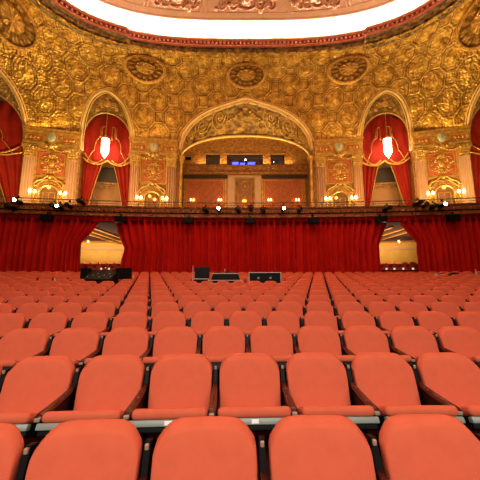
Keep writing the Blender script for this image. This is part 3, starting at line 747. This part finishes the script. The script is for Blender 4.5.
# loudspeakers under the balcony front
sp = empty('loudspeaker'); m = MB(); m.rbox(-.28, .28, -.2, .2, -.17, .17, .03); m.build('cabinet', 'black', sp)
m = MB(); m.box(-.25, .25, -.22, -.2, -.14, .14); m.build('grille', 'dark_plastic', sp); m = MB(); m.box(-.02, .02, -.02, .02, .16, .34); m.box(-.02, .02, .0, .3, .30, .34); m.build('bracket', 'black_iron', sp)
tag(sp, cat='loudspeaker', group='small loudspeakers over the red curtains'); freeze(sp)
for x, lb in ((48, 'black loudspeaker over the far left curtain'), (121, 'black loudspeaker just right of the left curtain opening'), (189, 'black loudspeaker over the middle curtain, left of centre'), (250, 'black loudspeaker at the centre over the middle curtain'), (313, 'black loudspeaker over the middle curtain, right of centre'), (380, 'black loudspeaker just left of the right curtain opening'), (452, 'black loudspeaker over the far right curtain')):
    s = pxs(x); put(sp, PW(s, 5.07, .42), -s/77, lb)

# ------------------------------------------------------------------ the red curtains under the balcony
def pl(pts, z):
    if z >= pts[0][0]: return pts[0][1]
    for (za, a_), (zb, b_) in zip(pts, pts[1:]):
        if z >= zb: return b_+(a_-b_)*(z-zb)/(za-zb)
    return pts[-1][1]
LL = [(5.4, -8.80), (4.98, -8.85), (4.4, -9.25), (3.75, -9.8), (1, -9.75)]
LR = [(5.4, -7.95), (4.98, -7.9), (4.2, -7.65), (3.45, -7.3), (2.8, -7.45), (1, -7.5)]
RL = [(5.4, 8.30), (4.9, 8.25), (3.7, 7.75), (2.8, 7.72), (1, 7.75)]
RR = [(5.4, 9.0), (4.8, 9.05), (3.75, 9.8), (3.3, 9.75), (1, 9.85)]
def curtain(name, eL, eR, sL, sR, seed, label, ties):
    rnd = random.Random(seed); ph = [rnd.uniform(0, 6) for _ in range(6)]; n = int((sR-sL)*22); H = 34
    root = empty(name, PW((sL+sR)/2, 1.2, -.15), label=label, cat='curtain', group='red curtains under the balcony'); o = root.location
    def fn(u, v):
        z = 5.42-(5.42-1.15)*v; a_ = pl(eL, z) if eL else sL; b_ = pl(eR, z) if eR else sR
        U = sL+(sR-sL)*u                        # material coordinate
        s = U
        for side, e, e0 in (('R', eR, sR), ('L', eL, sL)):
            if e:
                w_ = exp(-abs(U-e0)/1.6) if True else 0
                s += (pl(e, z)-e0)*w_
        gather = 1
        x = U
        q_ = x*8.6+ph[0]+1.1*sin(x*1.3+ph[1])+.06*z*sin(x*3+ph[4]); f = .40*(abs(sin(q_))-.6)+.05*sin(x*23+ph[2]+.3*z)+.05*sin(x*5+ph[3])
        return Vector(PW(s, z, -.22+f*(.7+.3*v)))-o
    m = MB(); m.grid(n, H, fn); m.build('cloth', 'velvet', root, smooth=True)
    m = MB(); m.tube([Vector(PW(sL+(sR-sL)*i/20, 5.44, -.2))-o for i in range(21)], .03, 6); m.build('rail', 'black_iron', root)
    for (s, z) in ties:
        m = MB(); m.tube([Vector(PW(s+.45*cos(2*pi*i/14), z+.05*sin(2*pi*i/14), -.22+.3*sin(2*pi*i/14)))-o for i in range(14)], .04, 6, True); m.build('tieback', 'velvet', root)
curtain('curtain', None, LL, -20, -8.8, 1, 'dark red pleated curtain left of the left opening, under the balcony', [])
curtain('curtain', LR, RL, -7.95, 8.3, 2, 'wide dark red pleated curtain between the two openings, under the balcony', [])
curtain('curtain', RR, None, 9.0, 20, 3, 'dark red pleated curtain right of the right opening, under the balcony', [])

for i, (s0, s1) in enumerate(((-9.2, -7.6), (8.0, 9.4))):
    t = empty('pelmet', PW((s0+s1)/2, 5.0, -.1), label='short dark red pelmet closing the top of the %s curtain opening' % ('left', 'right')[i], cat='pelmet', group='pelmets over the curtain openings'); o = t.location
    m = MB(); m.grid(40, 4, lambda u, v: Vector(PW(s0+(s1-s0)*u, 5.42-.42*v+.05*v*sin(u*pi), -.08+.05*sin(u*30)))-o); m.build('cloth', 'velvet', t, smooth=True)
    m = MB(); m.tube([Vector(PW(s0+(s1-s0)*u/6, 5.44, -.08))-o for u in range(7)], .02, 5); m.build('rail', 'black_iron', t)
# ------------------------------------------------------------------ room behind the curtains
YR = 27.5
mb = MB(); mb.grid(20, 2, lambda u, v: W(-20+40*u, 1.8+3.4*v, 0, 60, YR-60)); mb.build('wall_back', 'yellow_wall', kind='structure')
mb = MB(); mb.grid(20, 1, lambda u, v: W(-20+40*u, 4.35+.22*v, .15, 60, YR-60)); mb.grid(20, 1, lambda u, v: W(-20+40*u, 4.57, .15*(1-v), 60, YR-60)); mb.grid(20, 1, lambda u, v: W(-20+40*u, 4.35, .15*(1-v), 60, YR-60)); mb.build('trim_11', 'cream', kind='structure')
mb = MB(); mb.grid(20, 6, lambda u, v: (lambda a_, b_: (a_[0]+(b_[0]-a_[0])*v, a_[1]+(b_[1]-a_[1])*v, 5.02))(PW(-20+40*u, 5, -.5), W(-20+40*u, 5, 0, 60, YR-60)))
mb.build('ceiling', 'foyer_ceiling', kind='structure')
bm_ = empty('ceiling_beam', label='gilded ceiling beam seen through the left opening, nearest the middle', cat='beam', group='gilded beams behind the curtains')
m = MB(); m.box(-.09, .09, 0, 9.2, -.12, .0); m.build('beam', 'gold_plain', bm_); freeze(bm_); bm_.name = 'ceiling_beam'
kb = [(-11.0, .02), (-10.2, .02), (-9.4, .02), (9.6, -.02), (10.6, -.02), (11.6, -.02)]
nmz = ['left', 'middle', 'right']
for i, (x, rr) in enumerate(kb):
    lb = 'gilded ceiling beam behind the %s curtain opening, the %s one of three' % ('left' if x < 0 else 'right', nmz[i % 3])
    if i == 0: bm_.location = (x, 17.6, 5.01); bm_['label'] = lb; bm_.rotation_euler.z = rr; KIDS[bm_.name] = list(bm_.children)
    else: copy_tree(bm_, (x, 17.6, 5.01), rr, label=lb)
for i, (x, y, z) in enumerate(((-13.0, 24.0, 4.85), (13.6, 24.0, 4.85))):
    t = empty('ceiling_lamp', (x, y, z), label='small bright ceiling lamp behind the %s curtain opening' % ('left', 'right')[i], cat='lamp', group='ceiling lamps behind the curtains')
    m = MB(); m.ball((0, 0, 0), .06, n=10, m=6); m.build('globe', 'bulb', t, smooth=True); m = MB(); m.lathe([(.12, .08), (.12, .16)], (0,0,0), 10); m.build('mount', 'gold_plain', t)
# low rail with small lights in each opening
for i, (s0, s1, pts) in enumerate(((-9.9, -7.3, (-8.85, -8.4)), (7.6, 10.0, (7.95, 8.35, 8.8, 9.3, 9.85)))):
    t = empty('low_partition', PW((s0+s1)/2, 1.3, -1.0), -(s0+s1)/2/77, label='low dark red partition closing the %s curtain opening' % ('left', 'right')[i], cat='partition', group='low partitions in the openings')
    m = MB(); m.box(-1.5, 1.5, -.05, .05, 0, .86); m.build('panel', 'velvet', t); m = MB(); m.box(-1.52, 1.52, -.08, .08, .86, .92); m.build('top_rail', 'wood', t)
    for j, s in enumerate(pts):
        q = PW(s, 2.22, -1.0); c = empty('candle_lamp', q, label='small white light on the partition in the %s opening, number %s from the left' % (('left', 'right')[i], ('one', 'two', 'three', 'four', 'five')[j]), cat='lamp', group='small lights in the openings')
        m = MB(); m.lathe([(.03, 0), (.055, .02), (.06, .1), (.03, .13)], (0,0,0), 8); m.build('glass', 'tiny_light', c); m = MB(); m.lathe([(.06, -.005), (.05, .02)], (0,0,0), 8); m.build('base', 'black', c)

# ------------------------------------------------------------------ theatre seats
TB = radians(19); AL = radians(26)
seat = empty('theatre_seat', cat='seat', group='orange-red theatre seats in the stalls')
def back_outline(w=.232, L=.50):
    half = [(0, L+.016), (.09, L+.015), (.13, L+.011), (.16, L+.003), (.185, L-.014), (.205, L-.038), (w-.008, L-.064), (w-.001, L-.088), (w, L-.12), (w-.002, L-.22), (w-.012, .04), (w-.03, .01), (w-.05, 0)]
    return half+[(-x, z) for x, z in half[::-1] if x > 0]+[]
def pillow(mb, ol, prof, xf, cz):
    n = len(ol); vs = []
    for sc_, d in prof:
        for x, z in ol: vs.append(xf(x*sc_, cz+(z-cz)*sc_, d))
    k = len(prof); fs = [(r_*n+i, r_*n+(i+1) % n, (r_+1)*n+(i+1) % n, (r_+1)*n+i) for r_ in range(k-1) for i in range(n)]
    fs.append(tuple(range(n))); fs.append(tuple((k-1)*n+i for i in range(n))); mb.add(vs, fs)
def bx(x, l, d):       # backrest frame: l along the back from its foot, d towards the front
    y0, z0 = -.50*sin(TB), .855-.50*cos(TB)
    return (x, y0+l*sin(TB)-d*cos(TB), z0+l*cos(TB)-d*sin(TB)+0)
m = MB(); pillow(m, back_outline(), [(.98, -.005), (1.0, .005), (1.0, .035), (.998, .052), (.99, .062), (.975, .068), (.94, .072), (.7, .076), (.3, .077)], bx, .27); m.build('backrest', 'fabric', seat, smooth=True)
m = MB(); pillow(m, back_outline(.222, .455), [(.88, -.035), (.96, -.028), (.98, -.01), (.97, .0)], bx, .27); m.build('back_shell', 'black_iron', seat, smooth='auto')
def cxf(x, l, d):      # seat frame: l from hinge to front edge, d up from pan
    y0, z0 = -.215, .44
    return (x, y0-l*cos(AL)-d*sin(AL)*-1*0+d*sin(AL)*1.0, z0+l*sin(AL)+d*cos(AL))
C4 = Matrix.Translation((0, -.215, .44)) @ Matrix.Rotation(-AL, 4, 'X')
m = MB(); m.rbox(-.226, .226, -.40, .02, .022, .082, .028, 4, C4); m.build('seat_cushion', 'fabric', seat, smooth=True)
m = MB(); m.rbox(-.228, .228, -.385, .01, -.045, .026, .015, 2, C4); spn = m.build('seat_pan', 'dark_plastic', seat, smooth='auto')
m = MB(); m.rbox(-.234, .234, -.402, -.36, -.014, .022, .007, 2, C4); m.build('front_lip', 'grey_plastic', spn, smooth='auto')
m = MB(); m.rbox(-.022, .022, -.406, -.400, -.009, .015, .002, 1, C4); m.build('number_plate', 'white', spn)
XS = -.263
m = MB()
prof = [(-.30, 0), (.02, 0), (-.02, .06), (-.08, .30), (-.02, .62), (.0, .78), (-.05, .79), (-.10, .66), (-.14, .63), (-.46, .622), (-.44, .57), (-.20, .40), (-.24, .06)]
n = len(prof); m.add([(XS-.014, y, z) for y, z in prof]+[(XS+.014, y, z) for y, z in prof], [tuple(range(n)), tuple(range(2*n-1, n-1, -1))]+[(i, i+n, (i+1) % n+n, (i+1) % n) for i in range(n)])
m.box(XS-.04, XS+.04, -.34, .04, 0, .012)
m.build('standard', 'black_iron', seat)
m = MB(); m.rbox(XS-.009, XS+.009, -.068, -.052, .762, .786, .003, 1); m.build('hinge_cap', 'beige_metal', seat)
m = MB(); m.rbox(XS-.012, XS+.012, -.15, -.135, .635, .660, .004, 1); m.build('arm_bracket', 'beige_metal', seat)
m = MB()
path = [(-.10, .665, .018, .016), (-.16, .655, .020, .018), (-.28, .645, .022, .019), (-.40, .640, .024, .019), (-.47, .638, .026, .020), (-.50, .632, .025, .018), (-.512, .620, .018, .010)]
vs = []; nn = 10
for y, z, hw_, hh in path:
    for j in range(nn):
        an = 2*pi*j/nn; vs.append((XS+hw_*copysign(abs(cos(an))**.7, cos(an)), y, z+hh*copysign(abs(sin(an))**.7, sin(an))))
fs = [(i*nn+j, i*nn+(j+1) % nn, (i+1)*nn+(j+1) % nn, (i+1)*nn+j) for i in range(len(path)-1) for j in range(nn)]
fs += [tuple(range(nn)), tuple((len(path)-1)*nn+j for j in range(nn))]
m.add(vs, fs); arm = m.build('armrest', 'wood', seat, smooth=True)
m = MB(); m.rbox(XS-.017, XS+.017, -.520, -.506, .618, .640, .004, 1); m.build('end_cap', 'beige_metal', arm)
freeze(seat); FULL = None
NEARK = {c.name for c in seat.children}; FARK = {'backrest', 'seat_cushion', 'standard', 'armrest'}

ONES = ['', 'first', 'second', 'third', 'fourth', 'fifth', 'sixth', 'seventh', 'eighth', 'ninth', 'tenth', 'eleventh', 'twelfth', 'thirteenth', 'fourteenth', 'fifteenth', 'sixteenth', 'seventeenth', 'eighteenth', 'nineteenth']
TENS = {2: ('twentieth', 'twenty'), 3: ('thirtieth', 'thirty'), 4: ('fortieth', 'forty'), 5: ('fiftieth', 'fifty')}
def ordn(n): return ONES[n] if n < 20 else (TENS[n//10][0] if n % 10 == 0 else TENS[n//10][1]+'-'+ONES[n % 10])
BLOCK = []          # footprints kept free of seats (x0,x1,y0,y1)
BLOCK += [(-7.6, -4.2, 10.05, 11.15), (-2.2, 2.0, 10.05, 11.15), (9.1, 12.3, 12.8, 14.0)]
PITCH = .526; rows = []; rest = []
for k in range(1, 18):
    Y = .577+.913*k; r = 28+Y
    zt = .855+SL*(r-28)
    # angle of the seat gap lying near photo column 149
    lo, hi = (-.12, .12) if k < 4 else (-.4, .4)
    for _ in range(50):
        mid = (lo+hi)/2; P = (CX+(r-.10)*sin(mid), CY+(r-.10)*cos(mid), zt-.08)
        if proj(P)[0] < {1: 145, 2: 146.5, 3: 151}.get(k, 149.5): lo = mid
        else: hi = mid
    a0 = lo; da = (.522 if k < 4 else .536)/r; vis = []
    for j in range(-60, 70):
        an = a0+(j+.5)*da; P = (CX+r*sin(an), CY+r*cos(an), zt)
        x, y = P[0], P[1]
        if y < .5: continue
        q = proj(P); hw_ = 283*.26/(y*cos(T)+(zt-1.63)*sin(T))
        if any(b[0] < x < b[1] and b[2] < y < b[3] for b in BLOCK): continue
        inside = q[0]+hw_ > 1 and q[0]-hw_ < 479
        base = (P[0], P[1], floor_z(r))
        if inside: vis.append((base, -an, k))
        elif q[0]+hw_*5 > 1 and q[0]-hw_*5 < 479: rest.append((base, -an, k))
    rows.append(vis)
cnt = 0; LIM = 300
allseats = []
for k, vis in enumerate(rows, 1):
    for i, (b, rz, _) in enumerate(vis, 1): allseats.append((k, i, b, rz))
allseats.sort(key=lambda t: (t[0] if t[0] != 14 else 14, abs(t[2][0]-X0) if t[0] == 14 else 0))
for n_, (k, i, b, rz) in enumerate(allseats):
    if n_ >= LIM: rest.append((b, rz, k)); continue
    rw = 'front row' if k == 1 else ordn(k)+' row from the front'
    lb = 'orange-red upholstered theatre seat in the %s, %s from the left' % (rw, ordn(i))
    if n_ == 0: seat.location = b; seat.rotation_euler.z = rz; seat['label'] = lb
    else: copy_tree(seat, b, rz, label=lb, only=None if k <= 6 else FARK, skip=() if k <= 2 else ('front_lip', 'number_plate'))
# remaining far seats: one mass
mb = MB()
parts = [c for c in KIDS[seat.name] if c.name in ('backrest', 'seat_cushion')]
for b, rz, k in rest:
    Mx = Matrix.Translation(b) @ Matrix.Rotation(rz, 4, 'Z')
    for c in parts: mb.add([Mx @ v.co for v in c.data.vertices], [tuple(p_.vertices) for p_ in c.data.polygons])
for yy, zz in ((18.6, 1.55), (19.6, 1.75), (20.6, 1.95), (21.6, 2.15), (22.6, 2.32)):      # rows beyond the curtains, seen through the openings
    for sg in (-1, 1):
        for i in range(9):
            x = X0+sg*(7.6+.56*i)*(1 if yy < 20 else 1.15); Mx = Matrix.Translation((x, yy, zz-.15))
            for c in parts: mb.add([Mx @ v.co for v in c.data.vertices], [tuple(p_.vertices) for p_ in c.data.polygons])
tag(mb.build('rear_seats', 'fabric', smooth=True), 'mass of orange-red seats in the last dim rows before and behind the curtains', 'seats', 'orange-red theatre seats in the stalls', 'stuff')

# ------------------------------------------------------------------ production tables and equipment
FZ = floor_z(38.6)
def table(x0, x1, y, label, h=.75, fz=FZ):
    t = empty('folding_table', ((x0+x1)/2, y, fz), label=label, cat='table', group='black equipment tables among the seats'); w_ = (x1-x0)/2
    m = MB(); m.rbox(-w_, w_, -.36, .36, h-.04, h, .01); m.build('tabletop', 'black', t)
    for sx in (-1, 1):
        for sy in (-1, 1):
            m = MB(); m.tube([(sx*(w_-.1), sy*.3, 0), (sx*(w_-.1), sy*.3, h-.04)], .018, 6); m.build('leg', 'black_iron', t)
    return fz+h
YT = 10.65
def tx(px, y=YT, z=1.6): return (px-240)/283*(y*cos(T)+(z-1.63)*sin(T))
ht = table(tx(54), tx(134), YT, 'long black table carrying the lighting desk, left among the seats', .70)
h2 = table(tx(191), tx(284), YT, 'long black table under the flight cases in the middle of the seats', .70)
def monitor(px, w_, h_, label, dz=.12, lamp=False):
    t = empty('monitor', (tx(px), YT+.12, ht), label=label, cat='monitor', group='monitors on the lighting table')
    m = MB(); m.rbox(-w_/2, w_/2, -.02, .03, dz, dz+h_, .01); m.build('casing', 'black', t)
    m = MB(); m.box(-w_/2+.02, w_/2-.02, -.024, -.02, dz+.02, dz+h_-.02); m.build('screen', 'screen', t)
    m = MB(); m.tube([(0, .02, 0), (0, .02, dz+.05)], .025, 6); m.rbox(-.12, .12, -.08, .12, 0, .015, .005); m.build('stand', 'black', t)
monitor(83.5, .40, .40, 'dark square monitor at the left of the lighting table', .18)
monitor(122, .60, .42, 'wide dark monitor at the right of the lighting table', .16)
t = empty('lighting_desk', (tx(101), YT-.02, ht), label='long black lighting desk between the two monitors', cat='control desk')
m = MB(); m.add([(-.55,-.3,0),(.55,-.3,0),(.55,.28,0),(-.55,.28,0),(-.5,-.3,.16),(.5,-.3,.16),(.5,.28,.5),(-.5,.28,.5)], [(0,3,2,1),(4,5,6,7),(0,1,5,4),(1,2,6,5),(2,3,7,6),(3,0,4,7)]); m.build('body', 'black', t)
for i in range(7):
    m = MB(); x = -.42+.14*i; yy_ = -.15+.1*(i % 3); zz_ = .16+(yy_+.3)*.586; m.box(x-.009, x+.009, yy_-.012, yy_+.012, zz_-.01, zz_+.02); m.build('fader', 'white' if i % 3 == 0 else 'alu', t)
for i, x in enumerate((.05,)):
    m = MB(); m.tube([(x, .25, .48), (x, .25, .56), (x+.03, .15, .60)], .008, 5); g = m.build('gooseneck', 'black_iron', t); m = MB(); m.ball((x+.04, .12, .59), .02, n=8, m=5); m.build('bulb', 'tiny_light', g)
# keyboard, box and bottles left of the desk
t = empty('equipment_box', (tx(64), YT, ht), label='small black box with cream labels at the left end of the lighting table', cat='equipment')
m = MB(); m.rbox(-.22, .22, -.15, .15, 0, .12, .015); m.build('body', 'black', t); m = MB(); m.box(-.16, -.08, -.16, -.15, .03, .09); m.box(.05, .17, -.16, -.15, .05, .09); m.build('cream_label', 'bottle', t)
t = empty('drink_bottle', (tx(58), YT-.2, ht), label='small cream bottle at the left end of the lighting table', cat='bottle')
m = MB(); m.lathe([(.03, 0), (.034, .02), (.034, .13), (.014, .17), (.014, .19)], (0,0,0), 10); m.build('bottle_body', 'bottle', t, smooth='auto'); m = MB(); m.lathe([(.016, .185), (.016, .21)], (0,0,0), 8); m.build('cap', 'white', t)
t = empty('drink_cup', (tx(70.5), YT-.2, ht), label='cream paper cup beside the black box on the lighting table', cat='cup')
m = MB(); m.lathe([(.028, 0), (.04, .12), (.036, .12)], (0,0,0), 12); m.build('cup_body', 'bottle', t, smooth='auto'); m = MB(); m.lathe([(.043, .12), (.04, .135)], (0,0,0), 12); m.build('lid', 'white', t)
# flight cases
def flight(px0, px1, name, label, z0, z1, d=.45, latches=()):
    x0, x1 = tx(px0), tx(px1); w_ = (x1-x0)/2; t = empty(name, ((x0+x1)/2, YT, h2), label=label, cat='flight case', group='black flight cases on the middle table')
    m = MB(); m.rbox(-w_+.01, w_-.01, -d/2+.01, d/2-.01, z0, z1, .01); m.build('shell', 'black', t)
    m = MB(); e = .022
    for z in (z0, z1):
        for y in (-d/2, d/2): m.rbox(-w_, w_, y-e/2, y+e/2, z-e/2, z+e/2, .004, 1)
        for x in (-w_, w_): m.rbox(x-e/2, x+e/2, -d/2, d/2, z-e/2, z+e/2, .004, 1)
    for x in (-w_, w_):
        for y in (-d/2, d/2): m.rbox(x-e/2, x+e/2, y-e/2, y+e/2, z0, z1, .004, 1)
    m.build('aluminium_edges', 'alu', t)
    for lx in latches:
        m = MB(); m.lathe([(.045, -.02), (.045, 0)], (lx*w_, -d/2, (z0+z1)/2), 12, 'y'); m.build('latch', 'chrome', t)
    return t, w_
t, w_ = flight(194, 209, 'laptop_case', 'small open case with a raised dark lid at the left of the middle table', 0.01, .17)
m = MB(); m.rbox(-w_, w_, .16, .2, .19, .62, .01); m.build('raised_lid', 'screen', t); m = MB(); m.tube([(-w_-.03, -.1, 0), (-w_-.03, -.1, .66)], .010, 6); m.build('stay', 'alu', t)
t, w_ = flight(209.5, 242, 'mixer_case', 'wide low flight case with aluminium edges, between the open case and the latched one', 0.01, .12, .6)
m = MB(); m.add([(-w_+.08,-.2,.13),(w_-.08,-.2,.13),(w_-.08,.25,.13),(-w_+.08,.25,.13),(-w_+.14,-.1,.36),(w_-.14,-.1,.36),(w_-.14,.25,.42),(-w_+.14,.25,.42)], [(0,3,2,1),(4,5,6,7),(0,1,5,4),(1,2,6,5),(2,3,7,6),(3,0,4,7)]); mx = m.build('mixer', 'black', t)
m = MB(); m.rbox(-w_+.12, w_-.12, -.12, -.09, .355, .38, .004, 1); m.build('silver_edge', 'alu', mx)
m = MB(); m.tube([(-.05, .2, .4), (-.05, .2, .5)], .008, 5); m.ball((-.05, .2, .52), .03, n=8, m=5); m.build('microphone', 'alu', mx)
flight(249, 280, 'latched_case', 'black flight case with two round silver latches at the right of the middle table', 0.01, .40, .45, (-.42, .35))
# gear on the right
FZR = floor_z(hypot(10.7-CX, 13.4-CY)); 
def txr(px): return (px-240)/283*(13.4*cos(T))
table(txr(432), txr(479), 13.4, 'black table with cables and bottles at the far right among the seats', .70, FZR); hr = FZR+.70
for px, lb, mt, hh in ((435, 'small white box on the far right table, leftmost item', 'white', .14), (441.5, 'pale small case on the far right table beside the green one', 'bottle', .12), (449, 'small green box on the far right table', 'green', .12)):
    t = empty('small_box', (txr(px), 13.3, hr), label=lb, cat='box', group='small gear on the far right table')
    m = MB(); m.rbox(-.06, .06, -.06, .06, 0, hh, .012); m.build('body', mt, t); m = MB(); m.rbox(-.065, .065, -.065, .065, hh, hh+.02, .005); m.build('lid', 'black', t)
t = empty('cable_coil', (txr(455), 13.35, hr), label='black coiled cable in the middle of the far right table', cat='cable')
m = MB(); m.tube([(.16*cos(i*.4)*(1+.03*sin(i)), .16*sin(i*.4), .02+.0025*i) for i in range(70)], .012, 5); m.build('cable', 'black', t)
t = empty('paper_pad', (txr(464), 13.3, hr), label='small cream paper pad on the far right table', cat='paper'); m = MB(); m.rbox(-.09, .09, -.07, .07, 0, .03, .004); m.build('pages', 'white', t)
t = empty('drink_bottle', (txr(475), 13.3, hr), label='tall cream bottle at the right end of the far right table', cat='bottle')
m = MB(); m.lathe([(.035, 0), (.04, .02), (.04, .2), (.016, .27), (.016, .3)], (0,0,0), 12); m.build('bottle_body', 'bottle', t, smooth='auto'); m = MB(); m.lathe([(.018, .29), (.018, .33)], (0,0,0), 8); m.build('cap', 'white', t)

# ------------------------------------------------------------------ lights
def area(name, loc, rot, sx, sy, e, col, spread=None):
    l = bpy.data.lights.new(name, 'AREA'); l.shape = 'RECTANGLE'; l.size = sx; l.size_y = sy; l.energy = e; l.color = col
    if spread: l.spread = spread
    o = bpy.data.objects.new(name, l); COL.objects.link(o); o.location = loc; o.rotation_euler = rot; return o
def aim(o, tgt):
    d_ = Vector(tgt)-o.location; o.rotation_euler = d_.to_track_quat('-Z', 'Y').to_euler(); return o
# stage work light from behind the camera
aim(area('stage_light', (0, -3.8, 5.8), (0,0,0), 9, 2, 370, (1, .90, .80), radians(130)), (0, 3, .5))
aim(area('added_red_fill', (X0, 6, 14), (0,0,0), 12, 5, 800, (1, .42, .22)), (X0, 11, 1))  # unseen overhead lamp, added to light the rear seats redder
# cove lights hidden behind the cornice
for i in range(18):
    l = -HALF*.62+HALF*1.24*i/17; th = byarc(l); x, y = ringpt(th, .45); xi, yi = ringpt(th, -1.0)
    o = area('cove_light', (x, y, 20.3), (0,0,0), 1.6, .12, 150, (1, .80, .60)); aim(o, (xi, yi, 22.2))
# uplights standing on the entablatures
for s, nm in BAYS:
    k = 1.0 if abs(s) > 10 else .75
    p_ = W(s, 13.1, .55); o = area('bay_uplight', p_, (0,0,0), 3.2, .4, 50*k, (1, .70, .28)); aim(o, Vector(p_)+Vector((0, -.9, 3)))
    p_ = W(s, 9.0, 4.5); o = area('bay_wash', (p_[0], p_[1], 5.9), (0,0,0), 3.0, .3, 24, (1, .62, .30)); aim(o, W(s, 11.0))
for s in (-11.45, 11.45, -19.5, 19.5):
    p_ = W(s, 0, 4.0); o = area('arch_wash', (p_[0], p_[1], 5.9), (0,0,0), 2.5, .3, 50, (1, .62, .36)); aim(o, W(s, 13.0))
for s, tv, e in ((-13.5, 16.0, 420), (-9, 16.5, 330), (9, 16.5, 330), (13.5, 16.0, 420), (-3, 17, 90), (3, 17, 90)):
    o = area('added_vault_uplight', PW(s, 6.05, -1.2), (0,0,0), 2.2, .3, e*1.15, (1, .76, .32)); aim(o, S(s*1.05, tv))  # unseen lamps added at the balcony edge to brighten the vault ridges
# recess lights
o = area('recess_uplight', (X0, YB-.3, 12.45), (0,0,0), 9, .12, 210, (1, .68, .24)); aim(o, (X0, YB-.6, 16))
o = area('recess_wash', (X0, 20.5, 5.9), (0,0,0), 8, .3, 85, (1, .52, .22)); aim(o, (X0, YB, 10))
# big soft wash on the vault from the auditorium side
aim(area('auditorium_wash', (X0, 3, 12.5), (0,0,0), 14, 3, 260, (1, .60, .30)), (X0, 21, 17))
# room behind the curtains
for x in (-11.5, 11.5):
    o = area('foyer_light', (x, 23.6, 4.6), (0,0,0), 6, .6, 105, (1, .74, .36)); aim(o, (x, 27.5, 3.4))
    o = area('foyer_fill', (x*.95, 20.5, 2.9), (pi, 0, 0), 4, 4, 330, (1, .62, .34))
for x, lit, dz, lb in SPOTS:
    pass
w = bpy.data.worlds.new('hall_ambient'); SC.world = w; w.use_nodes = True
w.node_tree.nodes['Background'].inputs[0].default_value = (1, .5, .28, 1); w.node_tree.nodes['Background'].inputs[1].default_value = .05
SC.view_settings.view_transform = 'Standard'; SC.view_settings.look = 'None'; SC.view_settings.gamma = 1; SC.view_settings.exposure = 0
SC.view_settings.use_curve_mapping = False
